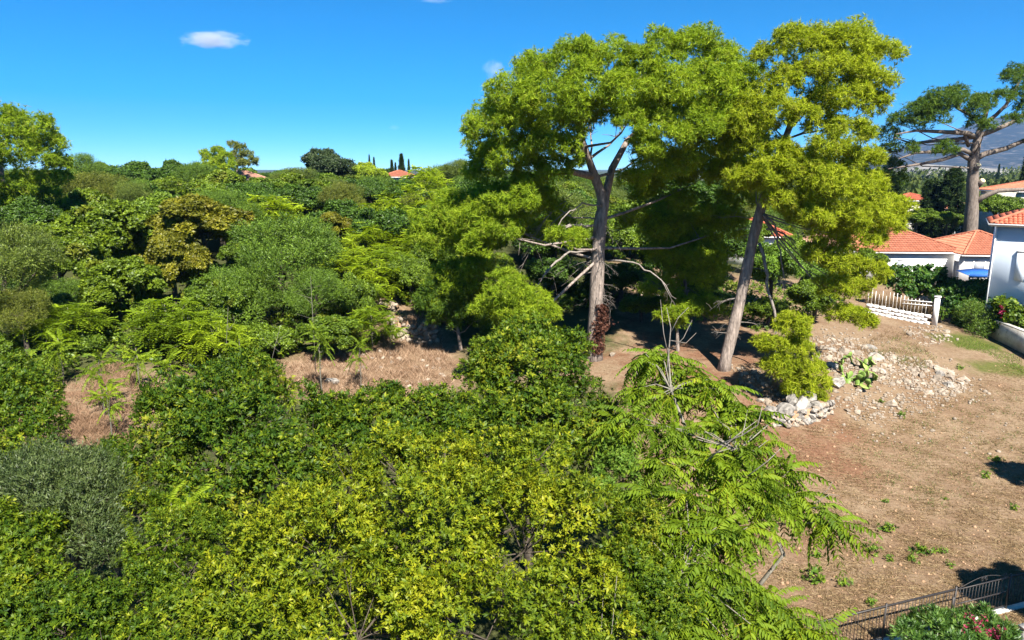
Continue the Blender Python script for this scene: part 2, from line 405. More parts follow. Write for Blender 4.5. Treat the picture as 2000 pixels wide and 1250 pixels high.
# ------------------------------------------------------------------ ground
def nonuni(parts): return np.unique(np.concatenate([np.linspace(a, b, n) for a, b, n in parts]))
gx = nonuni([(-9000, -600, 10), (-600, -130, 14), (-130, -50, 40), (-50, 55, 120), (55, 130, 40), (130, 600, 16), (600, 9000, 12)])
gy = nonuni([(-1500, -30, 8), (-30, 8, 30), (8, 60, 80), (60, 140, 60), (140, 260, 40), (260, 900, 20), (900, 12000, 12)])
XX, YY = np.meshgrid(gx, gy, indexing='ij')
ZZ = h_raw(XX, YY)
nx, ny = XX.shape
mb = MB()
ii = (np.arange(nx - 1)[:, None] * ny + np.arange(ny - 1)[None]).ravel()
# ground cover per vertex: x = bare red earth, y = green turf, z = woodland soil
def blob(px, py, rx, ry):
    """soft spot on the ground around a point of the photograph, radii in metres"""
    c = ground_at(px, py)[0]
    return np.exp(-(((XX - c[0]) / rx) ** 2 + ((YY - c[1]) / ry) ** 2))
red = np.clip(1.1 * blob(1250, 705, 6, 3.5) + .7 * blob(1600, 880, 3, 4) + .5 * blob(1500, 1000, 3, 5) + .9 * blob(1420, 760, 5, 2.5) + .6 * blob(1350, 640, 8, 5) + .7 * blob(200, 800, 4, 6) + .0 * blob(1700, 900, 6, 6), 0, 1)
green = np.clip(1.3 * blob(1890, 668, 2.0, 1.8) + .8 * blob(1960, 720, 2.5, 1.5), 0, 1)
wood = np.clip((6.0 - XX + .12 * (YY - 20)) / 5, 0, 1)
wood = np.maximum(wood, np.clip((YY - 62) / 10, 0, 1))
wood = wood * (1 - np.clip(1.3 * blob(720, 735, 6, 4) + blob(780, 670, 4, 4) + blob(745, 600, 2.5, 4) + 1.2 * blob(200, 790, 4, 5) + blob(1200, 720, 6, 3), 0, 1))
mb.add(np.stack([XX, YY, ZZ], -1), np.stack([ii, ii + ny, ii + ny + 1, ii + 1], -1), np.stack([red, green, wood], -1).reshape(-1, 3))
def ground_mat():
    m, N, L, out = nodes('ground_soil')
    tc = N.new('ShaderNodeTexCoord')
    a = N.new('ShaderNodeAttribute'); a.attribute_name = 'tint'
    sx = N.new('ShaderNodeSeparateXYZ'); L.new(a.outputs['Vector'], sx.inputs[0])
    def noise(s, d=8, r=.65):
        n = N.new('ShaderNodeTexNoise'); n.inputs['Scale'].default_value = s; n.inputs['Detail'].default_value = d; n.inputs['Roughness'].default_value = r
        L.new(tc.outputs['Object'], n.inputs['Vector']); return n
    n1 = noise(.35, 9, .7); n2 = noise(5, 8, .75); n3 = noise(.9, 7); n5 = noise(.30, 9, .68)
    straw = ramp(N, [(.25, (.094, .056, .032)), (.5, (.156, .100, .060)), (.75, (.230, .158, .100))]); L.new(n2.outputs[0], straw.inputs[0])
    earth = ramp(N, [(.25, (.098, .049, .028)), (.55, (.165, .088, .052)), (.8, (.23, .14, .086))]); L.new(n2.outputs[0], earth.inputs[0])
    turf = ramp(N, [(.3, (.055, .064, .016)), (.7, (.12, .118, .034))]); L.new(n2.outputs[0], turf.inputs[0])
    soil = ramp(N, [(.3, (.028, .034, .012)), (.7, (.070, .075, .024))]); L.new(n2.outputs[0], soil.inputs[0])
    def mix(fac, A, B):
        x = N.new('ShaderNodeMix'); x.data_type = 'RGBA'; L.new(fac, x.inputs['Factor']); L.new(A, x.inputs['A']); L.new(B, x.inputs['B']); return x.outputs['Result']
    def edge(sock, noise_):
        q = N.new('ShaderNodeMath'); q.operation = 'MULTIPLY_ADD'; L.new(noise_.outputs[0], q.inputs[0]); q.inputs[1].default_value = 1.1; L.new(sock, q.inputs[2])
        r_ = N.new('ShaderNodeMapRange'); r_.inputs['From Min'].default_value = .75; r_.inputs['From Max'].default_value = 1.15; L.new(q.outputs[0], r_.inputs['Value']); return r_.outputs[0]
    c = mix(edge(sx.outputs['X'], n1), straw.outputs[0], earth.outputs[0])
    pale = ramp(N, [(.25, (.128, .084, .050)), (.5, (.198, .138, .086)), (.75, (.28, .208, .138))]); L.new(n2.outputs[0], pale.inputs[0])
    pr_ = N.new('ShaderNodeMapRange'); pr_.inputs['From Min'].default_value = .44; pr_.inputs['From Max'].default_value = .58; L.new(n5.outputs[0], pr_.inputs['Value'])
    c = mix(pr_.outputs[0], c, pale.outputs[0])
    c = mix(edge(sx.outputs['Y'], n3), c, turf.outputs[0])
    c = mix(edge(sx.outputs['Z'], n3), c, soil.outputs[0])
    p = N.new('ShaderNodeBsdfPrincipled'); p.inputs['Roughness'].default_value = .95; p.inputs['Specular IOR Level'].default_value = .1
    L.new(c, p.inputs['Base Color'])
    b = N.new('ShaderNodeBump'); b.inputs['Strength'].default_value = .9; b.inputs['Distance'].default_value = .08
    n4 = noise(9, 8, .7); L.new(n4.outputs[0], b.inputs['Height']); L.new(b.outputs[0], p.inputs['Normal'])
    L.new(p.outputs[0], out.inputs[0]); return m
tag(mb.build('ground', ground_mat(), smooth=True), kind='structure')

# ------------------------------------------------------------------ mountain, pale hill, distant wood
def fbm(x, y, seed, octs=6):
    r = np.random.default_rng(seed); out = 0; amp = 1.; f = 1.
    for _ in range(octs):
        for k in range(3):
            a, ph = r.uniform(0, 2 * math.pi), r.uniform(0, 6.28)
            out = out + amp / 3 * np.sin(f * (x * math.cos(a) + y * math.sin(a)) + ph)
        amp *= .55; f *= 2.03
    return out
def relief(name, mat, x0, x1, y0, y1, nx, ny, fn):
    X, Y = np.meshgrid(np.linspace(x0, x1, nx), np.linspace(y0, y1, ny), indexing='ij')
    Z = fn(X, Y); b = MB()
    i = (np.arange(nx - 1)[:, None] * ny + np.arange(ny - 1)[None]).ravel()
    b.add(np.stack([X, Y, Z], -1), np.stack([i, i + ny, i + ny + 1, i + 1], -1))
    return tag(b.build(name, mat, smooth=True), kind='structure')
mt_mat = rough_mat('mountain_scrub', (.05, .06, .035), (.24, .20, .16), .022, 10, .95, 0, stops=[(.40, (.008, .012, .008)), (.54, (.018, .022, .014)), (.60, (.070, .060, .052)), (.75, (.13, .115, .10))])
def mtn(X, Y):
    ramp_ = np.interp(X / Y * 4000, [1500, 1950, 2230, 2500, 2800, 3600, 4700, 5600], [0, 70, 175, 265, 330, 430, 420, 330])
    prof = np.interp(Y, [2500, 3300, 4100, 4700, 5600], [0, .35, 1.0, .9, .2])
    return -6 + ramp_ * prof * (1 + .10 * fbm(X / 420, Y / 420, 3)) + 10 * fbm(X / 120, Y / 120, 5) * prof
relief('mountain', mt_mat, 1300, 5200, 2500, 5600, 150, 80, mtn)
ph_mat = rough_mat('pale_limestone_hill', (.2, .2, .15), (.5, .46, .40), .03, 10, .95, 0, stops=[(.36, (.06, .065, .035)), (.48, (.17, .155, .13)), (.7, (.26, .24, .21))])
def phill(X, Y):
    a = np.interp(X / Y, [.50, .535, .57, .60, .66, .72, .80, .9], [0, .55, .9, .8, .55, .45, .4, 0])
    return -3 + 29 * a * np.interp(Y, [1100, 1500, 1650, 2000], [0, .9, 1., 0]) * (1 + .12 * fbm(X / 60, Y / 60, 9))
relief('limestone_hill', ph_mat, 500, 1600, 1100, 2000, 120, 60, phill)

# ------------------------------------------------------------------ leaf templates
def leaf_quads(L=1., W=.38, fold=.12, curl=.1):
    """one leaf along +X, folded along its midrib: two quads"""
    V = np.array([[0, 0, 0], [.33, W / 2, fold * W - curl * .1], [.70, W * .42, fold * W - curl * .4], [1, 0, -curl],
                  [.70, -W * .42, fold * W - curl * .4], [.33, -W / 2, fold * W - curl * .1]]) * L
    return V, np.array([[0, 1, 2, 3], [0, 3, 4, 5]])
def leaf_kite(L=1., W=.4, fold=.1):
    V = np.array([[0, 0, 0], [.5, W / 2, fold * W], [1, 0, 0], [.5, -W / 2, fold * W]]) * L
    return V, np.array([[0, 1, 2, 3]])
def cluster(n, leaf, mode, seed, spread=1.0, axis_len=.0):
    """a shoot along +X bearing n leaves; tint x random per leaf"""
    r = np.random.default_rng(seed); b = MB()
    ang = np.arange(n) * 2.4 + r.uniform(0, .5, n)
    s = r.uniform(0, 1, n) if axis_len else np.zeros(n)
    tilt = (R(30) + R(50) * r.uniform(0, 1, n)) * spread
    d = np.stack([np.cos(tilt), np.sin(tilt) * np.cos(ang), np.sin(tilt) * np.sin(ang)], -1)
    P = np.stack([s * axis_len, 0 * s, 0 * s], -1)
    lv, lf = leaf
    Mx = frames(d, up=(1., 0, 0))
    b.inst(lv, lf, P, Mx, r.uniform(.75, 1.15, n), iT=np.stack([r.uniform(-.34, .30, n), 0 * s, 0 * s], -1))
    fs = [np.concatenate(v) for v in b.F.values()]
    return np.concatenate(b.V), fs, np.concatenate(b.T)
def needle_tuft(n, seed, L=.23, W=.036, spread=100):
    r = np.random.default_rng(seed)
    V = []; 
    for i in range(n):
        t = R(spread) * math.sqrt(r.uniform(.02, 1)); a = r.uniform(0, 6.283)
        d = np.array([math.cos(t), math.sin(t) * math.cos(a), math.sin(t) * math.sin(a)])
        q = unit(np.cross(d, r.normal(size=3))); s = r.uniform(-.10, .02); l = L * r.uniform(.7, 1.1)
        o = np.array([s, 0, 0])
        V += [o - q * W / 2, o + q * W / 2, o + d * l]
    return np.array(V), [np.arange(3 * n).reshape(n, 3)], np.repeat(np.stack([r.uniform(-.2, .2, n)] + [np.zeros(n)] * 2, -1), 3, 0)

LQ = leaf_quads(.115, .40, .14, .12)
LQs = leaf_quads(.105, .36, .12, .1)
T_LAUREL = [cluster(9, leaf_kite(.098, .34, .2), 0, s, 1.05, .10) for s in range(6)]
T_LAUREL_K = T_LAUREL
T_LAUREL_MID = [cluster(7, leaf_kite(.115, .36, .2), 0, 10 + s, 1.05, .10) for s in range(6)]
T_BROAD = [cluster(7, leaf_kite(.20, .52, .12), 0, 20 + s, 1.15, .24) for s in range(4)]
T_BROAD_NEAR = [cluster(8, leaf_kite(.16, .55, .12), 0, 30 + s, 1.15, .12) for s in range(4)]
T_OLIVE = [cluster(9, leaf_kite(.13, .24, .1), 0, 40 + s, .75, .42) for s in range(4)]
T_OLIVE_NEAR = [cluster(12, leaf_kite(.085, .24, .1), 0, 50 + s, .8, .30) for s in range(4)]
T_TUFT = [needle_tuft(9, 60 + s) for s in range(5)]
T_VINE = [cluster(5, leaf_kite(.19, .95, .1), 0, 70 + s, 1.3, .15) for s in range(3)]
T_PINE_FAR = [needle_tuft(8, 80 + s, .45, .085, 80) for s in range(4)]
T_WEED = [cluster(9, leaf_kite(.11, .4, .1), 0, 90 + s, 1.1, .06) for s in range(3)]
T_OLEANDER = [cluster(12, leaf_kite(.17, .18, .1), 0, 95 + s, .8, .10) for s in range(3)]

def scatter(mb, templates, P, D, S, tint, r, up_mix=.0, jitter=.35):
    """templates placed at P with shoot direction D"""
    n = len(P)
    D = unit(D + r.normal(size=(n, 3)) * jitter + np.array([0, 0, up_mix]))
    roll = r.uniform(0, 6.283, n); k = r.integers(0, len(templates), n)
    for j, (tv, tf, tt) in enumerate(templates):
        q = k == j
        if q.any(): mb.inst(tv, tf, P[q], frames(D[q], roll[q]), S[q], tt, tint[q])
def lobe_points(lobes, n, r, sub=.36, nsub=16, shell=.5, low=-.45, keep_in=.62, uneven=.35):
    """n points in clumps on the outside of a union of ellipsoids; returns points, outward directions, clump randoms"""
    lobes = np.asarray(lobes, float)
    if lobes.shape[1] == 4: lobes = np.c_[lobes[:, :3], np.repeat(lobes[:, 3:], 3, 1)]
    SC = []; 
    for L_ in lobes:
        d = unit(r.normal(size=(nsub, 3))); d[:, 2] = np.where(d[:, 2] < low, -d[:, 2] * r.uniform(0, 1, nsub), d[:, 2]); d = unit(d)
        rr = r.uniform(1 - uneven, 1.0, (nsub, 1))
        c = L_[:3] + d * L_[3:] * (1 - sub * .55) * rr
        SC.append(np.c_[c, np.repeat(L_[None, 3:] * sub, nsub, 0) * r.uniform(.55, 1.5, (nsub, 1)), d, r.uniform(0, 1, nsub)])
    SC = np.concatenate(SC)
    inside = np.zeros(len(SC), bool)
    for L_ in lobes:
        inside |= (((SC[:, :3] - L_[:3]) / L_[3:]) ** 2).sum(1) < keep_in ** 2 * .8
    SC = SC[~inside]
    w = (SC[:, 3] * SC[:, 5]) ; w = w / w.sum()
    k = r.choice(len(SC), n, p=w); s = SC[k]
    d = unit(r.normal(size=(n, 3))); d = unit(d + .45 * s[:, 6:9])
    rad = (shell + (1 - shell) * r.uniform(0, 1, (n, 1)) ** .6) * np.where(r.uniform(0, 1, (n, 1)) < .14, r.uniform(1, 1.28, (n, 1)), 1)
    P = s[:, :3] + d * s[:, 3:6] * rad
    return P, unit(d + .5 * s[:, 6:9]), s[:, 9]

def crown_lobes(r, n, rad=1., zr=1.):
    """random lobes that together fill a rounded crown of radius rad"""
    L_ = [(0, 0, 0, .62 * rad, .62 * rad, .62 * rad * zr)]
    for i in range(n):
        d = unit(r.normal(size=3)); d[2] = abs(d[2]) if r.random() < .7 else d[2] * .6
        q = r.uniform(.30, .46) * rad; k = rad - q * .92
        L_.append((d[0] * k, d[1] * k, d[2] * k * zr, q, q, q * zr * .95))
    return L_
def limbs(mb, base, top, ends, r0, r, n=7):
    """trunk and limbs in one tube set"""
    base = np.asarray(base, float); top = np.asarray(top, float)
    wob = r.normal(size=3) * .06 * np.linalg.norm(top - base); wob[2] = 0
    ts = np.linspace(0, 1, 6)
    tr = base + (top - base) * ts[:, None] + wob * np.sin(ts * math.pi)[:, None]
    mb.tube(np.r_[[base - (0, 0, .3)], tr], np.r_[r0 * 1.25, r0 * (1 - .55 * ts)], n)
    for e in ends:
        e = np.asarray(e, float); k = r.uniform(.45, .95); s = base + (top - base) * k + wob * math.sin(k * math.pi)
        m_ = (s + e) / 2 + r.normal(size=3) * .08 * np.linalg.norm(e - s)
        q = np.array([s, s * .3 + m_ * .7, m_ * .45 + e * .55, e]); rr = r0 * r.uniform(.25, .42)
        mb.tube(q, [rr, rr * .8, rr * .55, rr * .15], 4, cap=False)

# shared crown meshes, each of unit radius about its centre
def make_crown(name, templates, n, mat, seed, size, lobes_n=11, zr=.9, up=.3, sub=.36, low=-.4, real=3.0, tv=.30, jitter=.35, patchy=0.):
    """real = radius in metres the crown is made for"""
    r = np.random.default_rng(seed); b = MB()
    lb = np.array(crown_lobes(r, lobes_n, real, zr))
    P, D, c = lobe_points(lb, n, r, sub=sub, low=low, uneven=.5)
    t = np.stack([.5 + (c - .5) * .45 + r.normal(size=n) * tv * .5, c if patchy == 0 else np.clip(c * .5 + .5 * r.uniform(0, 1, n) + patchy, 0, 1), 0 * c], -1)
    scatter(b, templates, P, D, r.uniform(.75, 1.2, n) * size, t, r, up, jitter)
    b.V = [v / real for v in b.V]
    return b.mesh(name, mat), lb[:, :3] / real
CROWN = {
    'broad': [make_crown('crown', T_BROAD, 7600, M['tree_leaf'], 100 + i, 1.0, 12, .9, .25, sub=.32) for i in range(2)],
    'olive': [make_crown('crown', T_OLIVE, 5600, M['tree_leaf'], 110 + i, 1.05, 11, .9, .75, sub=.38) for i in range(2)],
    'carob': [make_crown('crown', T_BROAD_NEAR, 6500, M['tree_leaf_patch'], 120 + i, 1.35, 13, .9, .3, sub=.30) for i in range(2)],
}
def crown_tree(name, kind, mat, px, py, rx, ry, Y, label, cat='tree', group=None, depth=1.0, variant=None, bark='bark_dark'):
    """a tree whose crown is centred at a photo point, radii in photo pixels, Y metres away"""
    c = at(px, py, Y); s = scale_at(px, py, Y); rx *= s; rz = ry * s
    g = float(H(c[0], c[1]))
    root = empty(name, (c[0], c[1], g), label, cat, group)
    v = variant if variant is not None else int(rng.integers(0, len(CROWN[kind])))
    me, lob = CROWN[kind][v]
    a = rng.uniform(0, 6.283)
    hz = c[2] - g
    cr = link('crown', me, root, M[mat]); cr.location = (0, 0, hz); cr.rotation_euler = (0, 0, a); cr.scale = (rx, rx * depth, rz)
    b = MB(); ca, sa = math.cos(a), math.sin(a)
    ends = [((l[0] * ca - l[1] * sa * depth) * rx * .9, (l[0] * sa + l[1] * ca) * rx * .9, hz + l[2] * rz * .9) for l in lob[1:7]]
    limbs(b, (0, 0, 0), (0, 0, hz + rz * .2), ends, max(.09, .065 * rx + .05), rng)
    b.build('trunk', M[bark], root)
    return root

# ------------------------------------------------------------------ hillside trees
HILL = [
 # kind, material, px, py, rx, ry, Y, label, name
 ('broad', 'dark', 265, 355, 75, 45, 98, 'dark green broad tree on the left skyline right of the tall pine', 'broadleaf_tree'),
 ('broad', 'dark', 345, 355, 55, 48, 100, 'dark green skyline tree just left of the light green pine', 'broadleaf_tree'),
 ('olive', 'olive_green', 165, 340, 40, 42, 92, 'grey green tree on skyline directly beside the tall left pine', 'olive_tree'),
 ('broad', 'mid', 205, 345, 45, 32, 104, 'low green skyline tree between the tall left pine and dark trees', 'broadleaf_tree'),
 ('olive', 'olive_green', 390, 360, 50, 46, 88, 'grey green tree below the light green skyline pine', 'olive_tree'),
 ('broad', 'grey_dark', 644, 336, 58, 52, 105, 'dark round dense tree standing out on the middle skyline', 'broadleaf_tree'),
 ('broad', 'ail_yellow', 722, 345, 36, 32, 100, 'light yellow green tree right of the dark round skyline tree', 'broadleaf_tree'),
 ('olive', 'olive', 905, 345, 45, 36, 85, 'grey green olive on skyline tucked against the big pine crown', 'olive_tree'),
 ('olive', 'olive', 580, 352, 48, 26, 96, 'grey olive crown on skyline left of the dark round tree', 'olive_tree'),
 ('olive', 'olive', 650, 372, 55, 26, 90, 'pale olive crown directly below the dark round skyline tree', 'olive_tree'),
 ('broad', 'dark', 452, 392, 50, 38, 78, 'dark green tree below the pale roofed hillside house', 'broadleaf_tree'),
 ('broad', 'mid', 520, 372, 48, 32, 84, 'mid green tree right of the pale roofed hillside house', 'broadleaf_tree'),
 ('broad', 'dark', 590, 398, 55, 48, 72, 'dark green round tree behind the bright yellow green ailanthus', 'broadleaf_tree'),
 ('olive', 'olive_brown', 672, 402, 48, 50, 70, 'brownish olive tree in the middle of the hillside', 'olive_tree'),
 ('broad', 'dark', 720, 385, 32, 40, 80, 'small dark tree behind the yellowing ailanthus stand', 'broadleaf_tree'),
 ('olive', 'olive_brown', 190, 385, 62, 52, 70, 'brown green olive in front of dark skyline trees', 'olive_tree'),
 ('olive', 'olive', 262, 395, 45, 40, 66, 'pale olive with rounded top below the dark skyline trees', 'olive_tree'),
 ('broad', 'dark', 330, 410, 60, 38, 74, 'dark tree between the pale olive and the brownish yellow tree', 'broadleaf_tree'),
 ('broad', 'dark', 60, 430, 70, 50, 66, 'dark broad tree beneath the tall left pine', 'broadleaf_tree'),
 ('carob', 'carob', 215, 470, 85, 75, 52, 'large clumpy dark green tree with rusty twigs on the left hillside', 'carob_tree'),
 ('carob', 'bronze', 390, 450, 85, 65, 50, 'brownish yellow tree with bare twigs showing in its crown', 'carob_tree'),
 ('carob', 'carob', 120, 510, 75, 70, 46, 'dark clumpy tree between pale left olive and rusty carob', 'carob_tree'),
 ('carob', 'carob', 235, 570, 80, 70, 42, 'dark clumpy green tree above the left dry clearing', 'carob_tree'),
 ('carob', 'bronze', 335, 530, 62, 72, 44, 'bronze green tree left of the large grey green olive', 'carob_tree'),
 ('carob', 'mid', 425, 600, 60, 62, 40, 'green tree below the bronze tree beside the large olive', 'carob_tree'),
 ('carob', 'bronze', 648, 450, 38, 34, 58, 'small brownish yellow tree behind the large grey green olive', 'carob_tree'),
 ('broad', 'mid', 800, 545, 42, 58, 47, 'leafy green tree beside the stony path up the mound', 'broadleaf_tree'),
 ('broad', 'mid', 845, 500, 45, 50, 52, 'green tree behind the lowest left boughs of the big pine', 'broadleaf_tree'),
 ('broad', 'mid', 690, 590, 40, 60, 42, 'green shrubby tree left of the stony path', 'broadleaf_tree'),
 ('carob', 'mid', 330, 655, 55, 45, 37, 'green bush behind the row of ailanthus saplings', 'carob_tree'),
 ('carob', 'mid', 640, 655, 55, 40, 38, 'green bush left of the dry grass mound', 'carob_tree'),
 ('olive', 'olive_green', 560, 520, 98, 95, 44, 'large dense grey green olive in the middle of the left slope', 'olive_tree'),
 ('olive', 'olive_green', 470, 600, 75, 75, 41, 'lower grey green olive leaning against the large one', 'olive_tree'),
 ('olive', 'olive_green', 620, 590, 65, 62, 41, 'grey green olive on the right foot of the large one', 'olive_tree'),
 ('olive', 'olive', 10, 540, 92, 100, 36, 'pale grey green olive cut by the left picture edge', 'olive_tree'),
 ('olive', 'olive_brown', 45, 620, 50, 55, 35, 'brownish lower olive under the pale one at left edge', 'olive_tree'),
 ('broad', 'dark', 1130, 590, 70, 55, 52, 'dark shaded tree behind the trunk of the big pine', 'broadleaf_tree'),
 ('broad', 'mid', 1240, 480, 70, 75, 54, 'sunlit green tree seen between the two pine trunks', 'broadleaf_tree'),
 ('broad', 'mid', 1150, 470, 55, 55, 58, 'green tree behind the upper trunk of the big pine', 'broadleaf_tree'),
 ('broad', 'weed', 1510, 530, 60, 75, 50, 'bright green tree behind the leaning pine trunk', 'broadleaf_tree'),
 ('broad', 'mid', 1590, 590, 50, 50, 48, 'green shrub below the leaning pine crown', 'broadleaf_tree'),
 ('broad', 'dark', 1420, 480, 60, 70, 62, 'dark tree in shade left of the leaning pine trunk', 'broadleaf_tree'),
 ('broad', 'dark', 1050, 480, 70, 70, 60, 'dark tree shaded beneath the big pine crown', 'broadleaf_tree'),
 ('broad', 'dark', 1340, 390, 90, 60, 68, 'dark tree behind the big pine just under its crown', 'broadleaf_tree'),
 ('broad', 'mid', 1560, 505, 55, 52, 60, 'leafy green tree right behind the leaning pine trunk', 'broadleaf_tree'),
 ('broad', 'weed', 1620, 545, 52, 48, 57, 'bright green shrub under the right side of the leaning pine', 'broadleaf_tree'),
 ('broad', 'mid', 1690, 520, 45, 42, 62, 'green tree between leaning pine and the low white house', 'broadleaf_tree'),
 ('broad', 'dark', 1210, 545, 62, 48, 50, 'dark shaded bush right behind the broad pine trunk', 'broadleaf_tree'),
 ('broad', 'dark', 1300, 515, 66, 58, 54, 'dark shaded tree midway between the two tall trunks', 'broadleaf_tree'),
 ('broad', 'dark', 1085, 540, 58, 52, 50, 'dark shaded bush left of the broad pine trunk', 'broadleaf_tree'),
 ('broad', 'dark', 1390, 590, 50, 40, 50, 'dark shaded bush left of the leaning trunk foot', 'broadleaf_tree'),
 ('broad', 'mid', 1455, 465, 50, 40, 66, 'green tree half hiding the red roof between the pines', 'broadleaf_tree'),
 ('broad', 'mid', 1255, 600, 42, 34, 46, 'low green bush in the shade between the pine trunks', 'broadleaf_tree'),
 ('broad', 'mid', 1370, 560, 46, 46, 48, 'mid green bush just left of the leaning pine trunk', 'broadleaf_tree'),
 ('broad', 'mid', 1500, 610, 40, 36, 45, 'low green bush right of the leaning pine trunk', 'broadleaf_tree'),
 ('broad', 'mid', 1790, 428, 42, 25, 84, 'leafy green tree just behind the long red roof', 'broadleaf_tree'),
 ('broad', 'mid', 1850, 432, 36, 22, 86, 'low green tree behind the red roof left of thick trunk', 'broadleaf_tree'),
 ('broad', 'mid', 1945, 408, 45, 36, 92, 'green tree right of the thick trunk behind the houses', 'broadleaf_tree'),
 ('broad', 'mid', 1750, 470, 35, 30, 74, 'green shrub behind the low house at its left end', 'broadleaf_tree'),
]
for k, m, px, py, rx, ry, Y, lab, nm in HILL:
    e_ = 1.14 if Y < 60 and px < 700 else 1.0
    crown_tree(nm, k, m, px, py, rx * e_, ry * e_, Y, lab, group='trees on the wooded hillside')
# trees that fill the hillside between the ones above
taken = [at(h[2], h[3], h[6])[:2] for h in HILL]
def clear(px_, py_): return True
LOOK = {'dark': 'dark green', 'mid': 'mid green', 'olive': 'pale grey green', 'olive_green': 'grey green', 'olive_brown': 'brownish green', 'carob': 'clumpy green'}
def project(x, y, z):
    v = np.array([x, y, z - CAM_H]); f_ = v[1] * cp - v[2] * sp; u_ = v[1] * sp + v[2] * cp
    return 1000 + F * v[0] / f_, 625 - F * u_ / f_
MARKS = [('tall left pine', 60, 300), ('pale roofed house', 480, 345), ('dark round skyline tree', 642, 330), ('large grey green olive', 560, 520), ('brownish yellow tree', 390, 450),
         ('rusty carob', 215, 470), ('wide bright ailanthus', 510, 405), ('yellowing ailanthus stand', 790, 400), ('stony path', 745, 580), ('broad pine trunk', 1165, 500), ('leaning pine trunk', 1460, 500),
         ('left dry clearing', 200, 760), ('pale olive at left edge', 20, 540), ('skyline cypresses', 785, 320), ('brown green olive', 190, 385)]
FILL = []
def fill_tree(x, y, zc, rr, rz, kd, mt, zone):
    px, py = project(x, y, zc); s = scale_at(px, py, y)
    k = min(MARKS, key=lambda q: (q[1] - px) ** 2 + (q[2] - py) ** 2); dx, dy = px - k[1], py - k[2]
    rel = ('right of' if dx > 0 else 'left of') if abs(dx) > abs(dy) * 1.2 else ('above' if dy < 0 else 'below')
    FILL.append(((mt, k[0], rel), math.hypot(dx, dy), (kd, mt, px, py, rr / s, rz / s, y)))
for gy_ in np.arange(58, 150, 6.0):
    for gx_ in np.arange(-100, 46, 6.0):
        x, y = gx_ + rng.uniform(-2, 2), gy_ + rng.uniform(-2, 2)
        if abs(x) > y * .80: continue
        if min((x - t[0]) ** 2 + (y - t[1]) ** 2 for t in taken) < 3.2 ** 2: continue
        if x > 14 and (y < 92 or x > .42 * y): continue
        if (x + 47) ** 2 + (y - 128) ** 2 < 110 or (x + 22) ** 2 + (y - 138) ** 2 < 90: continue
        g = float(H(x, y)); hh = rng.uniform(4.2, 6.2); rr = rng.uniform(2.9, 4.0)
        top = min(g + hh, CAM_H + rng.uniform(-.9, .5) if y > 85 else CAM_H - .35 - .006 * y)
        q_ = project(x, y, top)
        if 425 < q_[0] < 535 and y < 126: top -= max(0, (353 - q_[1])) * y / F
        if 745 < q_[0] < 815 and y < 134: top -= max(0, (348 - q_[1])) * y / F
        if top < g + 1.5: continue
        kd = ['broad', 'olive', 'broad', 'carob'][int(rng.integers(0, 4))]
        mt = {'broad': ['dark', 'mid', 'dark'], 'olive': ['olive', 'olive_green', 'olive_brown'], 'carob': ['carob', 'mid', 'carob']}[kd][int(rng.integers(0, 3))]
        fill_tree(x, y, top - rr * .8, rr, rr * .85, kd, mt, 'far')
CLEAR = [[(520, 790), (540, 700), (640, 680), (725, 560), (770, 540), (800, 600), (900, 640), (920, 760), (800, 820)], [(80, 820), (150, 700), (300, 690), (320, 800), (280, 900), (130, 900)]]
for gy_ in np.arange(30, 58, 4.4):
    for gx_ in np.arange(-44, 4, 4.4):
        x, y = gx_ + rng.uniform(-1.3, 1.3), gy_ + rng.uniform(-1.3, 1.3)
        if abs(x) > y * .8 or x > 2 - .35 * max(0, 45 - y): continue
        g = float(H(x, y)); rr = rng.uniform(1.3, 2.0); hh = rng.uniform(1.2, 2.2) * (1 if y > 40 else .8); zc = g + hh - rr * .7
        bad = False
        for zz in (g, zc, g + hh):
            for dx in (-rr, 0, rr):
                q = project(x + dx, y, zz)
                for poly in CLEAR:
                    if in_poly(np.array([q[0]]), np.array([q[1]]), poly)[0]: bad = True
        if bad: continue
        kd = ['broad', 'carob', 'olive'][int(rng.integers(0, 3))]; mt = {'broad': ['mid', 'dark'], 'olive': ['olive_green', 'olive_brown'], 'carob': ['carob', 'mid']}[kd][int(rng.integers(0, 2))]
        fill_tree(x, y, zc, rr, rr * .9, kd, mt, 'near')

ORD = ['nearest', 'second nearest', 'third nearest', 'fourth nearest', 'fifth nearest', 'sixth nearest', 'seventh nearest', 'eighth nearest', 'ninth nearest', 'tenth nearest', 'eleventh nearest', 'twelfth nearest', 'thirteenth nearest', 'fourteenth nearest', 'fifteenth nearest', 'sixteenth nearest', 'seventeenth nearest', 'eighteenth nearest', 'nineteenth nearest', 'twentieth nearest']
seen_ = {}
for key, dist, (kd, mt, px, py, rx, ry, y) in sorted(FILL, key=lambda q: (q[0], q[1])):
    i = seen_.get(key, 0); seen_[key] = i + 1
    crown_tree('hillside_tree', kd, mt, px, py, rx, ry, y, f'{ORD[min(i, 19)]} of the {LOOK[mt]} trees massed {key[2]} the {key[1]}', group='trees massed over the slopes')
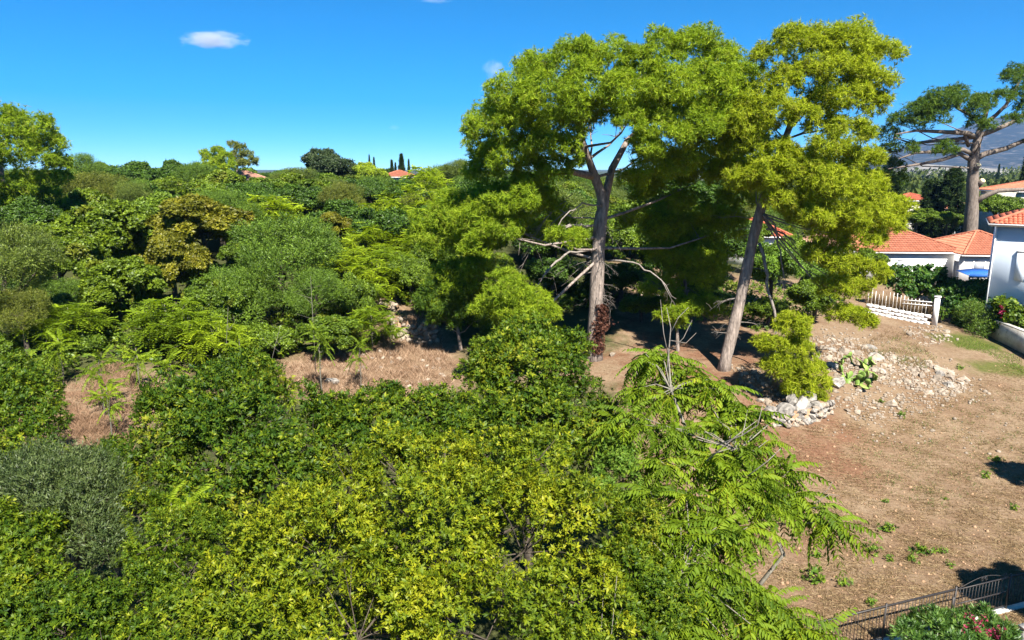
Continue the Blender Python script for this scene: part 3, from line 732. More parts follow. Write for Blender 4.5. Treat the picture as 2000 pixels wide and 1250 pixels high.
# pine and eucalyptus on the skyline
# ------------------------------------------------------------------ cypresses
def make_cypress(seed, n=1500):
    r = np.random.default_rng(seed); b = MB()
    z = r.uniform(0, 1, n) ** .8; rad = np.sin(np.clip(z * .93 + .05, 0, 1) * math.pi) ** .55 * (1 - z * .72) * (1 + .18 * np.sin(z * 30 + r.uniform(0, 6)))
    a = r.uniform(0, 6.283, n); rad = rad * r.uniform(.7, 1.05, n)
    P = np.stack([np.cos(a) * rad, np.sin(a) * rad, z * 8], -1)
    D = np.stack([np.cos(a) * .5, np.sin(a) * .5, 1 + 0 * a], -1)
    t = np.stack([r.uniform(.1, .8, n), 0 * a, 0 * a], -1)
    tv = [(v * np.array([1.2, .8, .8]), f, tt) for v, f, tt in T_TUFT]
    tv = [(v * 2.6, f, tt) for v, f, tt in tv]
    scatter(b, tv, P, D, np.ones(n), t, r, .4, .15)
    return b.mesh('crown', M['conifer'])
CY = [make_cypress(140), make_cypress(141)]
def cypress(px, pytop, pybase, Y, w, label, i=0):
    c = at(px, pybase, Y); hgt = (at(px, pytop, Y)[2] - c[2]); g = float(H(c[0], c[1]))
    if c[2] - g > .5: hgt += c[2] - g
    root = empty('cypress_tree', (c[0], c[1], g), label, 'cypress', 'cypresses on the skyline')
    cr = link('crown', CY[i % 2], root); cr.scale = (w, w, hgt / 8.1); cr.rotation_euler = (0, 0, i)
    MB().tube([(0, 0, -.3), (0, 0, hgt * .5)], [.18, .08], 6).build('trunk', M['bark_dark'], root)
for i, (px, a, b_, Y, w, lab) in enumerate([
    (785, 301, 345, 140, .85, 'tallest dark cypress on the middle skyline above the solar roof'),
    (766, 313, 345, 142, .55, 'slim cypress left of the tallest skyline cypress'),
    (773, 318, 345, 146, .40, 'very small cypress tip beside the tallest skyline cypress'),
    (799, 312, 345, 144, .40, 'thin cypress right of the tallest skyline cypress'),
    (722, 303, 330, 150, .35, 'thin cypress tip left above the light green skyline tree'),
    (731, 308, 330, 152, .40, 'second cypress tip above the light green skyline tree'),
    (1993, 290, 420, 120, 1.3, 'broad dark cypress at the right picture edge before the mountain'),
    (1949, 322, 345, 320, .9, 'small distant cypress on the plain under the mountain')]):
    cypress(px, a, b_, Y, w, lab, i)

# ------------------------------------------------------------------ palm
def palm(px, py, Y, label):
    c = at(px, py, Y); g = float(H(c[0], c[1])); root = empty('palm_tree', (c[0], c[1], g), label, 'palm'); hz = c[2] - g
    MB().tube([(0, 0, -.3), (.1, 0, hz * .5), (0, 0, hz)], [.32, .25, .28], 8).build('trunk', M['bark_dark'], root)
    r = np.random.default_rng(5); b = MB()
    for i in range(42):
        a = r.uniform(0, 6.283); e = R(r.uniform(-10, 75)); L_ = r.uniform(2.2, 3.0)
        s = np.linspace(0, 1, 12)
        hd = np.array([math.cos(a), math.sin(a), 0])
        rach = np.array([0, 0, hz]) + (s * math.cos(e) * L_)[:, None] * hd + np.stack([0 * s, 0 * s, s * math.sin(e) * L_ - .9 * s ** 2 * L_ * .5], -1)
        b.tube(rach, np.linspace(.035, .01, 12), 3, (.6, 0, 0), cap=False)
        side = np.cross(hd, (0, 0, 1))
        for k in range(1, 12):
            for sg in (-1, 1):
                for q in (0, .5):
                    p = rach[k] * (1 - q) + rach[k - 1] * q
                    d = unit(side * sg + hd * .6 + np.array([0, 0, .25])); l = .55 * math.sin((k - q) / 12 * 2.6 + .4)
                    w = hd * .03
                    b.add([p - w, p + w, p + d * l], np.array([[0, 1, 2]]), (r.uniform(.3, .9), 0, 0))
    b.build('crown', M['palm'], root)
palm(872, 345, 88, 'grey green feather palm on the skyline left of the big pine')

# ------------------------------------------------------------------ ailanthus
def compound_leaf(seed, pairs=11, droop=.45):
    r = np.random.default_rng(seed); b = MB()
    s = np.linspace(0, 1, 5)
    rach = np.stack([s - .12 * droop * s ** 2, .04 * np.sin(s * 3 + seed), .12 * s - droop * s ** 2], -1)
    b.tube(rach, np.linspace(.010, .004, 5), 3, (.35, 0, 0), cap=False)
    lv, lf = leaf_quads(1., .36, .10, .25)
    for k in range(pairs + 1):
        q = .16 + .84 * k / pairs
        p = np.array([np.interp(q, s, rach[:, j]) for j in range(3)])
        tdir = unit(np.array([1 - .24 * droop * q, 0, .12 - 2 * droop * q]))
        for sg in ((-1, 1) if k < pairs else (0,)):
            d = unit(np.array([0, sg * 1.0, 0]) + tdir * (.38 if sg else 1) + np.array([0, 0, -r.uniform(.25, .65)]) + r.normal(size=3) * .08)
            l = .205 * (1 - .35 * abs(q - .5)) * r.uniform(.85, 1.1)
            b.inst(lv, lf, p[None], frames(d[None], r.normal(0, .25, 1)), np.array([l]), iT=np.array([[r.uniform(-.15, .15), 0, 0]]))
    fs = [np.concatenate(v) for v in b.F.values()]
    return np.concatenate(b.V), fs, np.concatenate(b.T)
T_AIL = [compound_leaf(150 + i, 11, d) for i, d in enumerate((.45, .7, .95, 1.25))]
T_AIL_FAR = []
for i, d in enumerate((.8, 1.2, 1.6)):
    b_ = MB(); r_ = np.random.default_rng(160 + i); lv_, lf_ = leaf_kite(1., .5, .1)
    for k in range(8):
        q = .15 + .85 * k / 7
        for sg in ((-1, 1) if k < 7 else (0,)):
            dd = unit(np.array([.35 + (sg == 0), sg, -r_.uniform(.2, .6)]))
            b_.inst(lv_, lf_, np.array([[q - .12 * d * q * q, 0, .12 * q - d * q * q]]), frames(dd[None]), np.array([.29]), iT=np.array([[r_.uniform(-.15, .15), 0, 0]]))
    T_AIL_FAR.append((np.concatenate(b_.V), [np.concatenate(v) for v in b_.F.values()], np.concatenate(b_.T)))
def whorl(mb, tip, axis, n, L_, r, templates, e0=-35, e1=65, tint=.5):
    tip = np.asarray(tip, float)
    a = np.arange(n) * 2.4 + r.uniform(0, 6); e = np.radians(r.uniform(e0, e1, n))
    D = np.stack([np.cos(a) * np.cos(e), np.sin(a) * np.cos(e), np.sin(e)], -1) + np.asarray(axis, float) * .35
    D = unit(D); S = L_ * r.uniform(.7, 1.15, n)
    P = tip - np.asarray(axis)[None] * r.uniform(0, .35, (n, 1)) * L_
    t = np.stack([np.clip(tint + r.normal(0, .16, n), .02, .98), 0 * a, 0 * a], -1)
    k = r.integers(0, len(templates), n)
    for j, (tv, tf, tt) in enumerate(templates):
        q = k == j
        if q.any(): mb.inst(tv, tf, P[q], frames(D[q]), S[q], tt, t[q])
def ailanthus_mesh(seed, height, rad, tips, per, L_, templates, mat):
    """free standing tree of unit design; returns trunk and crown meshes"""
    r = np.random.default_rng(seed); tb, cb = MB(), MB()
    tb.tube([(0, 0, -.3), (.05, .03, height * .35), (0, .05, height * .6), (.03, 0, height * .9)], [.045, .036, .026, .012], 6)
    for i in range(tips):
        a = i * 2.4 + r.uniform(-.4, .4); q = r.uniform(.2, 1); z0 = height * r.uniform(.3, .65)
        d = math.sqrt((i + .5) / tips) * rad
        tip = np.array([math.cos(a) * d, math.sin(a) * d, height * (.50 + .48 * math.sqrt(max(0, 1 - (d / rad) ** 2))) - r.uniform(0, .32) * height])
        s = np.array([0, 0, z0])
        tb.tube([s, s + (tip - s) * .5 + np.array([0, 0, -.08 * d]), tip], [.022, .016, .010], 4, cap=False)
        whorl(cb, tip, unit(tip - s), per, L_, r, templates, tint=r.uniform(.3, .7))
    return tb.mesh('trunk', M['ail_bark']), cb.mesh('crown', mat)
AIL = [ailanthus_mesh(170 + i, 5.0, 1.9, 34, 13, .66, T_AIL_FAR, M['frond_leaf']) for i in range(3)]
SAP = [ailanthus_mesh(180 + i, 2.6, .45, 3, 10, .85, T_AIL, M['frond_leaf']) for i in range(3)]
def ail_tree(px, pytop, Y, label, mat='ail_yellow', sc_=1., wide=1., i=0, bank=None, name='ailanthus_tree', group=None):
    bank = bank or AIL
    hgt0 = 5.0 if bank is AIL else 2.6
    c = at(px, pytop, Y); g = float(H(c[0], c[1])); hz = c[2] - g
    hz = max(hz, .6); s = hz / hgt0
    root = empty(name, (c[0], c[1], g), label, 'tree' if bank is AIL else 'sapling', group, rz=rng.uniform(0, 6.28))
    t = link('trunk', bank[i % 3][0], root); k = link('crown', bank[i % 3][1], root, M[mat])
    w = sc_ * wide
    t.scale = (w, w, s); k.scale = (w, w, s)
    if bank is SAP:                                # keep the leaves their true size, raise them on the stem
        k.scale = (w, w, w); k.location = (0, 0, hz - 2.6 * w)
    return root
for i, (px, py, Y, lab, m, w) in enumerate([
    (830, 322, 76, 'pale yellow ailanthus reaching the skyline left of the palm', 'ail_yellow', 1.5),
    (790, 352, 70, 'yellowing ailanthus below the solar roof', 'ail_yellow', 1.3),
    (755, 378, 62, 'pale ailanthus with dark gaps left of the yellow stand', 'ail_yellow', 1.2),
    (838, 370, 64, 'pale yellow ailanthus behind the big pine left boughs', 'ail_yellow', 1.3),
    (775, 425, 57, 'ailanthus with visible thin stems in the middle of the yellow stand', 'ail_yellow', 1.2),
    (722, 432, 56, 'light green ailanthus at left foot of the yellow stand', 'ail_yellow', 1.1),
    (825, 445, 54, 'pale green ailanthus touching the lowest left pine boughs', 'ail_yellow', 1.2),
    (690, 478, 50, 'light green ailanthus right of the large olive', 'ail_yellow', 1.2),
    (750, 480, 50, 'bright ailanthus above the stony path', 'ail', 1.2),
    (520, 378, 64, 'bright yellow green ailanthus spreading wide on the hillside', 'ail_yellow', 1.6),
    (480, 392, 62, 'bright ailanthus to left of the wide spreading one', 'ail_yellow', 1.2),
    (700, 545, 44, 'light ailanthus beside the stony path foot', 'ail', .9),
    (130, 590, 37, 'thin stemmed ailanthus with dark shade behind at left', 'ail', .95),
    (320, 575, 37, 'bright ailanthus at foot of the bronze tree', 'ail', 1.0),
    (365, 600, 36, 'pale ailanthus beside the foot of the large olive', 'ail', .9),
    (725, 600, 40, 'small ailanthus at right of the path wall', 'ail', .8),
    (800, 400, 60, 'yellowing ailanthus in the thick of the stand left of the pine', 'ail_yellow', 1.3),
    (735, 500, 47, 'light green ailanthus hanging over the upper path', 'ail_yellow', 1.0),
    (775, 520, 48, 'light green ailanthus right of the upper path', 'ail', 1.0),
    (90, 600, 36, 'light ailanthus against the dark foot of the pale olive', 'ail', .8),
    (420, 620, 35, 'pale ailanthus hanging in front of the large olive foot', 'ail_yellow', .8)]):
    ail_tree(px, py, Y, lab, m, 1., w, i, group='ailanthus trees on the slope')
for i, (px, py, Y, lab, m, w) in enumerate([
    (190, 690, 29, 'light green ailanthus sapling in the left dry clearing', 'ail', .95),
    (205, 745, 27, 'thin ailanthus sapling in middle of the left dry clearing', 'ail', .7),
    (110, 650, 32, 'tall ailanthus sapling with bare stem left of the clearing', 'ail', .95),
    (40, 700, 29, 'dark green ailanthus sapling low at the left edge', 'ail', .95),
    (265, 670, 32, 'ailanthus sapling above the right edge of the left clearing', 'ail', .85),
    (330, 690, 30, 'bright ailanthus sapling rising above laurels behind left clearing', 'ail', .85),
    (622, 635, 33, 'single ailanthus sapling left of the dry grass mound', 'ail', .85),
    (465, 650, 33, 'ailanthus sapling among grey stems below the large olive', 'ail', .75),
    (370, 765, 21, 'ailanthus sapling poking out of the left laurel crown', 'ail', .75),
    (700, 660, 34, 'small ailanthus sapling at the left rim of the mound', 'ail', .7),
    (560, 745, 30, 'small pale ailanthus sapling in front of the mound', 'ail_yellow', .6),
    (645, 765, 26, 'small ailanthus sapling at the lower edge of the mound', 'ail', .6),
    (100, 780, 27, 'small ailanthus sapling left of the dry clearing', 'ail', .6),
    (330, 935, 15.5, 'ailanthus sapling rising between laurel crowns at lower left', 'ail', .8),
    (375, 960, 15, 'ailanthus sapling leaning on the big laurel at lower left', 'ail', .75),
    (270, 1050, 13.5, 'drooping ailanthus sapling beside the dark olive bush', 'ail', .75),
    (265, 1205, 11, 'pale ailanthus sapling at the bottom edge on the left', 'ail_yellow', .55)]):
    ail_tree(px, py, Y, lab, m, 1., w, i, SAP, 'ailanthus_sapling', 'ailanthus saplings')

# ------------------------------------------------------------------ pines
def px_lobes(spec, Y0, cx, cy, Rx, Ry, depth, r, back=.75):
    out = []; nb = []
    for px, py, rp in spec:
        q = max(0, 1 - ((px - cx) / Rx) ** 2 - ((py - cy) / Ry) ** 2)
        dy = -depth * math.sqrt(q) * r.uniform(.7, 1.1)
        for sgn, k in ((1, 0), (-1, 1)):
            if k and (q < .12 or r.random() > back): continue
            Y = Y0 + sgn * dy * (1 if not k else .9); p = at(px, py, Y); s = scale_at(px, py, Y)
            (nb if k else out).append((*p, rp * s * 1.08, rp * s * 1.08, rp * s * .86))
    return out, nb
def pine(name, label, trunk_pts, trunk_r, front, back_, mat, seed, dens=46, attach=(.45, 1.), bark='bark', group=None, cat='pine', tuft=1.0, dead=(), sub=.36, templates=None, limb_r=.09, limb_share=.32):
    r = np.random.default_rng(seed)
    base = np.asarray(trunk_pts[0], float)
    root = empty(name, base, label, cat, group)
    tp = np.asarray(trunk_pts, float) - base
    # densify the trunk
    u = np.linspace(0, len(tp) - 1, len(tp) * 5); tpd = np.stack([np.interp(u, np.arange(len(tp)), tp[:, j]) for j in range(3)], -1)
    k_ = np.array([1, 2, 3, 2, 1]) / 9.
    for j in range(3):
        tpd[2:-2, j] = np.convolve(tpd[:, j], k_, 'valid')
    trd = np.interp(u, np.arange(len(tp)), trunk_r)
    trd = trd * (1 + .05 * np.sin(u * 7 + seed)); trd[0] *= 1.25; tpd[0, 2] -= .5
    MB().tube(tpd, trd, 14).build('trunk', M[bark], root, True)
    b = MB()
    nlob = 0
    for lobes, dn in ((front, dens), (back_, dens * .26)):
        if not len(lobes): continue
        lb = np.asarray(lobes, float); lb[:, :3] -= base
        area = (lb[:, 3] ** 2).sum() * 2 * math.pi
        n = int(area * dn)
        P, D, c = lobe_points(lb, n, r, sub=sub, low=-.55, shell=.30, nsub=20, keep_in=.5)
        t = np.stack([np.clip(.5 + (c - .5) * .35 + r.normal(0, .14, n), 0, 1), r.uniform(0, 1, n), 0 * c], -1)
        scatter(b, templates or T_TUFT, P, D, r.uniform(.8, 1.25, n) * tuft, t, r, .45, .3)
        for L_ in lb:                               # a limb to each bough
            h_ = np.clip((L_[2] - r.uniform(.5, 3) * 1.0) / max(tpd[-1, 2], 1), attach[0], attach[1])
            i = int(np.argmin(abs(tpd[:, 2] - h_ * tpd[-1, 2]))); s = tpd[i]
            e = L_[:3] - np.array([0, 0, L_[5] * .25]); m_ = s * .45 + e * .55 + np.array([0, 0, -.06 * np.linalg.norm(e - s)]) + r.normal(size=3) * .15
            rr = min(limb_r, .013 * np.linalg.norm(e - s) + .02)
            if r.random() > limb_share: continue
            lm = MB().tube([s, s * .6 + m_ * .4 + r.normal(size=3) * .06, m_, m_ * .4 + e * .6 + r.normal(size=3) * .1, e], [rr, rr * .85, rr * .65, rr * .45, rr * .2], 6, cap=False)
            for q in range(3):                      # twigs inside the bough
                d = unit(r.normal(size=3) + np.array([0, 0, .3])); st = m_ + (e - m_) * r.uniform(.3, 1)
                lm.tube([st, st + d * L_[3] * .45 + r.normal(size=3) * .05, st + d * L_[3] * .85], [rr * .3, rr * .2, .008], 3, cap=False)
            lm.build('limb', M[bark], root)
    b.build('crown', M[mat], root)
    return root, tpd, trd
def dead_branch(root, p0, d, L_, rad, r, droop=.5, twigs=7, mat='dead_wood'):
    b = MB(); d = unit(d); s = np.linspace(0, 1, 7)
    side = unit(np.cross(d, (0, 0, 1)))
    pts = np.asarray(p0) + (s * L_)[:, None] * d + np.stack([0 * s, 0 * s, -droop * s ** 2 * L_], -1) + (np.sin(s * r.uniform(2, 5)) * r.normal() * .05 * L_)[:, None] * side
    pts += r.normal(size=pts.shape) * .012 * L_ * s[:, None]
    rad = rad * .72; b.tube(pts, np.linspace(rad, rad * .15, 7), 5, cap=False)
    for k in range(twigs):
        q = r.uniform(.3, .98); i = q * 6; i0 = int(i); p = pts[i0] + (pts[min(i0 + 1, 6)] - pts[i0]) * (i - i0)
        dd = unit(d + r.normal(size=3) * .75 + np.array([0, 0, -.4])); l = L_ * r.uniform(.15, .4)
        mid = p + dd * l * .55 + np.array([0, 0, .05 * l])
        b.tube([p, mid, p + dd * l + np.array([0, 0, -.12 * l])], [rad * .32, rad * .2, .006], 3, cap=False)
    return b.build('dead_branch', M[mat], root)

r1 = np.random.default_rng(200)
P1 = [(1000,180,52),(1060,135,52),(1120,115,48),(1190,108,46),(1245,128,46),(1292,100,48),(1350,98,56),(1405,122,48),(1448,150,40),
      (958,240,52),(932,292,44),(1012,248,62),(1080,195,66),(1150,175,62),(1222,180,60),(1290,170,66),(1370,170,66),(1430,205,54),
      (945,335,36),(995,305,52),(1060,285,48),(1100,245,50),(1290,262,70),(1350,250,56),(1235,225,42),(1400,275,56),(1330,320,46),(1420,340,46),(1098,292,38),(1085,330,38),(1150,225,30),(1225,235,30),(1128,318,20),(1035,335,42),(1262,290,38),(1275,325,42),(1232,352,28),(1110,215,44),(1255,215,44),(1440,260,46),(1385,230,50),(1320,215,50),(1020,205,46)]
P1low = [(905,425,62),(845,440,46),(820,455,30),(1015,400,46),(960,400,56),(1030,372,52),(1070,392,34),(930,475,50),(880,480,46),(990,430,44),(870,545,44),(905,570,46),(855,575,34),(930,520,40)]
P1dark = [(1300,345,56),(1375,335,56),(1440,385,46),(1255,375,40),(1340,405,56),(1410,440,46),(1290,450,46),(1385,500,46),(1440,330,40),(1090,430,40),(1045,460,36),(1240,430,36),(1330,500,46)]
P1near = [(985,570,56),(1030,592,52),(1000,618,46),(1062,612,34),(950,600,30),(1120,470,30),(1090,460,24)]
f1, b1 = px_lobes(P1, 39, 1180, 200, 300, 170, 4.6, r1)
f2, b2 = px_lobes(P1low, 40.4, 1150, 480, 330, 200, 1.4, r1, .4)
f4, b4 = px_lobes(P1dark, 43, 1340, 400, 200, 120, 1.2, r1, .4)
f5, b5 = px_lobes([(918,440,50),(968,412,46),(1022,386,40),(935,480,38),(985,450,36)], 36.8, 960, 430, 120, 100, .6, r1, .2)
f3, b3 = px_lobes(P1near, 35.5, 1050, 560, 200, 150, 1.0, r1, .3)
tr1 = [at(1160, 700, 39), at(1165, 560, 39), at(1172, 430, 39), at(1180, 395, 39.1), at(1160, 340, 38.8), at(1135, 270, 38.5), at(1125, 225, 38.4)]
tr1[0][2] = H(tr1[0][0], tr1[0][1])
pine1, tp1, _ = pine('pine_tree', 'broadest tall pine with straight pale trunk and umbrella crown, reddish creeper at its base', tr1, [.45, .38, .35, .31, .22, .17, .10], f1 + f2 + f3 + f4 + f5, b1 + b2 + b4, 'pine', 201, dens=62, attach=(.42, 1.), limb_share=.16)
bs = np.asarray(tr1[0])
lm = MB(); a_ = np.array([at(1180, 395, 39.1), at(1195, 330, 40), at(1225, 275, 41), at(1262, 240, 41.5)]) - bs
lm.tube(a_, [.25, .20, .16, .10], 10); lm.build('limb', M['bark'], pine1, True)
lm = MB(); a_ = np.array([at(1160, 345, 38.8), at(1120, 336, 38.2), at(1070, 338, 37.5)]) - bs
lm.tube(a_, [.20, .17, .10], 8); lm.build('limb', M['bark'], pine1, True)
# named bare limbs on the trunk
for pts, rad in [([(1155, 487, 38.8), (1110, 495, 37.8), (1070, 525, 37), (1045, 565, 36.4)], [.14, .12, .10, .03]),
                 ([(1160, 442, 38.7), (1120, 440, 38), (1095, 442, 37.4)], [.16, .13, .08]),
                 ([(1175, 402, 38.6), (1135, 400, 37.6), (1100, 425, 36.8), (1080, 455, 36.4)], [.09, .08, .06, .02]),
                 ([(1185, 508, 39), (1240, 512, 38.4), (1290, 545, 38), (1320, 585, 37.5)], [.10, .09, .07, .02])]:
    q = np.array([at(*p) for p in pts]) - bs
    dead_branch(pine1, q[-2], q[-1] - q[-2], 1.2, rad[-2] * .7, r1, .3, 6)
    q2 = np.stack([np.interp(np.linspace(0, len(q) - 1, 14), np.arange(len(q)), q[:, j]) for j in range(3)], -1) + r1.normal(size=(14, 3)) * .035
    MB().tube(q2, np.interp(np.linspace(0, len(q) - 1, 14), np.arange(len(q)), rad) * .5 * r1.uniform(.85, 1.15, 14), 7).build('dead_branch', M['dead_wood'], pine1, True)
for i in range(30):
    z = r1.uniform(3.0, 9.6); j = int(np.argmin(abs(tp1[:, 2] - z))); a = r1.uniform(0, 6.283)
    left = math.cos(a) < 0
    dead_branch(pine1, tp1[j], (math.cos(a), math.sin(a) * .8, r1.uniform(-.1, .25)), r1.uniform(.8, 2.8) * (1.1 if left else .8), r1.uniform(.014, .036), r1, r1.uniform(.2, .6), 8)
for i in range(7):                                 # hanging sheaf of dead boughs left of the trunk
    p = at(r1.uniform(1060, 1150), r1.uniform(375, 410), r1.uniform(38.5, 41)) - bs
    dead_branch(pine1, p, (-.8, r1.uniform(-.3, .3), -.35), r1.uniform(2.0, 3.4), .04, r1, .75, 9)
# reddish dead creeper on the trunk
cr = MB(); n = 800; c_ = at(1172, 645, 38.55) - bs
zz = r1.uniform(-1.35, 1.45, n); w_ = .42 * (1 - (zz / 1.5) ** 2 * .5) * (1 + .25 * np.sin(zz * 5))
P_ = np.stack([c_[0] + .12 * np.sin(zz * 2) + r1.normal(0, .5, n) * w_, c_[1] + r1.normal(0, .35, n) * w_ - .05, c_[2] + zz], -1)
scatter(cr, T_WEED, P_, r1.normal(size=(n, 3)), r1.uniform(.6, 1.1, n), np.stack([r1.uniform(0, 1, n)] * 2 + [np.zeros(n)], -1), r1)
tag(cr.build('creeper', M['dead_leaf'], pine1), 'dry reddish creeper clinging to the trunk')

r2 = np.random.default_rng(210)
P2 = [(1555,80,44),(1512,112,38),(1602,92,52),(1660,88,52),(1708,112,46),(1733,100,22),(1642,140,54),(1700,160,48),(1580,150,44),(1530,160,42),(1485,190,42),(1455,225,46),(1512,215,40),(1660,195,44),(1708,205,34),(1620,195,42),
      (1468,290,40),(1520,300,38),(1500,335,48),(1620,290,42),(1662,265,46),(1692,310,32),(1480,350,40),(1650,330,46),
      (1552,362,52),(1600,392,52),(1650,382,54),(1700,422,52),(1738,405,36),(1632,440,54),(1682,470,44),(1585,440,42),(1528,395,34),(1640,512,44),(1702,540,38),(1602,500,40),(1625,562,38),(1745,440,26),(1660,560,34),(1565,225,32),(1602,248,34),(1560,330,40),(1600,345,42),(1475,255,40),(1440,290,40),(1450,345,44),(1690,365,40),(1560,410,40)]
f, bk = px_lobes(P2, 37.5, 1600, 300, 180, 300, 3.6, r2, .6)
fl, bl = px_lobes([(1660, 622, 34), (1630, 612, 26), (1690, 630, 22)], 36.5, 1650, 620, 60, 30, .6, r2, 0)
tr2 = [at(1412, 722, 37), at(1445, 590, 37.2), at(1470, 470, 37.4), at(1492, 385, 37.5), at(1515, 320, 37.6), at(1545, 240, 37.8), at(1570, 190, 38)]
tr2[0][2] = H(tr2[0][0], tr2[0][1])
pine2, tp2, _ = pine('pine_tree', 'leaning tall pine with loose yellow green crown right of the broad pine', tr2, [.33, .29, .27, .25, .20, .15, .09], f + fl, bk, 'pine_yellow', 211, dens=66, attach=(.58, 1.), limb_share=.14, limb_r=.05)
bs = np.asarray(tr2[0])
for pts, rad in [([(1483, 475, 37), (1495, 510, 36.6), (1500, 560, 36.4), (1515, 620, 36.2), (1517, 680, 36)], [.11, .11, .10, .08, .03]),
                 ([(1490, 420, 37), (1515, 440, 36.7), (1525, 500, 36.4), (1535, 560, 36.2)], [.08, .07, .05, .02]),
                 ([(1500, 395, 37.3), (1525, 405, 37), (1550, 430, 36.8)], [.10, .08, .04]),
                 ([(1497, 445, 37.3), (1530, 455, 37), (1555, 475, 36.8)], [.07, .06, .03])]:
    q = np.array([at(*p) for p in pts]) - bs
    q2 = np.stack([np.interp(np.linspace(0, len(q) - 1, 14), np.arange(len(q)), q[:, j]) for j in range(3)], -1) + r2.normal(size=(14, 3)) * .03
    MB().tube(q2, np.interp(np.linspace(0, len(q) - 1, 14), np.arange(len(q)), rad) * .75 * r2.uniform(.85, 1.15, 14), 7).build('dead_branch', M['dead_wood'], pine2, True)
    dead_branch(pine2, q[-2], q[-1] - q[-2], 1.4, rad[-2] * .7, r2, .4, 7)
for i in range(22):
    z = r2.uniform(1.5, 8.6); j = int(np.argmin(abs(tp2[:, 2] - z))); a = r2.uniform(0, 6.283)
    dead_branch(pine2, tp2[j], (math.cos(a), math.sin(a), r2.uniform(-.1, .35)), r2.uniform(.6, 2.6) * min(1, z / 4), r2.uniform(.018, .04), r2, r2.uniform(.1, .7), 6)

# young pines
r3 = np.random.default_rng(220)
def small_pine(label, spec, Y, cx, cy, Rx, Ry, depth, base_px, mat='pine', seed=1, dens=70, rad=.12, dx=0):
    f, bk = px_lobes(spec, Y, cx, cy, Rx, Ry, depth, r3, .7)
    b0 = at(base_px[0], base_px[1], Y); b0[2] = H(b0[0], b0[1])
    top = at(spec[0][0], spec[0][1], Y)
    return pine('pine_tree', label, [b0, b0 * .55 + top * .45, top], [rad, rad * .7, rad * .3], f, bk, mat, seed, dens, (.25, 1.), group='young pines', limb_r=.05)
small_pine('young bushy pine growing over the broken stone wall', [(1548, 640, 34), (1515, 680, 30), (1560, 685, 36), (1490, 670, 22), (1535, 720, 40), (1580, 730, 36), (1560, 755, 34), (1600, 755, 26), (1510, 715, 26), (1595, 775, 20)], 34, 1550, 700, 80, 90, 1.0, (1555, 770), 'pine_yellow', 221)
small_pine('shaded pine between the two tall trunks', [(1330, 450, 50), (1300, 420, 40), (1360, 490, 50), (1300, 500, 44), (1340, 545, 48), (1385, 540, 40), (1290, 560, 36), (1370, 600, 40), (1330, 600, 40), (1400, 430, 40)], 44, 1340, 520, 90, 120, 2.0, (1345, 640), 'pine', 222, 56, .15)
small_pine('low young pine at the foot of pale dead sapling', [(1322, 610, 22), (1300, 615, 20), (1345, 605, 22), (1330, 630, 18)], 40, 1320, 612, 40, 30, .6, (1325, 655), 'pine', 223)
small_pine('dark pine in shade right of the ruined wall', [(880, 560, 44), (850, 590, 36), (900, 600, 40), (870, 620, 30), (925, 570, 40), (935, 620, 30)], 41, 880, 590, 70, 50, 1.5, (900, 665), 'pine_dark', 224, 60)

# tall pine at the left edge
r4 = np.random.default_rng(230)
PL = [(20, 240, 40), (60, 250, 44), (95, 285, 36), (-30, 235, 50), (-80, 260, 50), (30, 290, 46), (110, 320, 26), (-30, 300, 50), (70, 310, 40), (-100, 320, 50), (120, 345, 20), (95, 350, 28), (40, 365, 34), (10, 395, 34), (95, 385, 26), (70, 400, 26), (-40, 370, 46), (-90, 390, 44), (60, 430, 18)]
f, bk = px_lobes(PL, 62, -10, 310, 140, 110, 5, r4, .6)
b0 = at(10, 470, 62); b0[2] = H(b0[0], b0[1])
pine('pine_tree', 'dense bright green pine rising at the left picture edge', [b0, at(5, 400, 62), at(0, 330, 62), at(-5, 270, 62)], [.4, .34, .28, .15], f, bk, 'pine', 231, 22, (.3, 1.), tuft=1.5)

# pine and eucalyptus on the skyline
def lobe_tree(name, label, spec, Y, base_px, mat, seed, tuft=2.4, dens=11):
    f, bk = px_lobes(spec, Y, base_px[0], 320, 50, 50, 2.5, r4, .6); b0 = at(base_px[0], base_px[1], Y); b0[2] = H(b0[0], b0[1])
    pine(name, label, [b0, at(base_px[0], 330, Y), at(spec[0][0], spec[0][1], Y)], [.25, .2, .08], f, bk, mat, seed, dens, (.3, 1.), tuft=tuft, cat='tree', templates=T_TUFT)
lobe_tree('pine_tree', 'light green conical pine on skyline beside the pale roofed house', [(426, 296, 13), (412, 312, 16), (440, 308, 15), (402, 328, 17), (425, 325, 20), (447, 328, 17), (410, 346, 20), (436, 348, 20), (398, 300, 10)], 118, (425, 370), 'pine', 232)
lobe_tree('eucalyptus_tree', 'loose brownish eucalyptus behind the light green skyline pine', [(456, 284, 12), (470, 290, 12), (482, 302, 12), (494, 312, 9), (462, 304, 13), (478, 318, 11), (466, 322, 12), (498, 320, 6)], 124, (464, 370), 'olive_brown', 233)
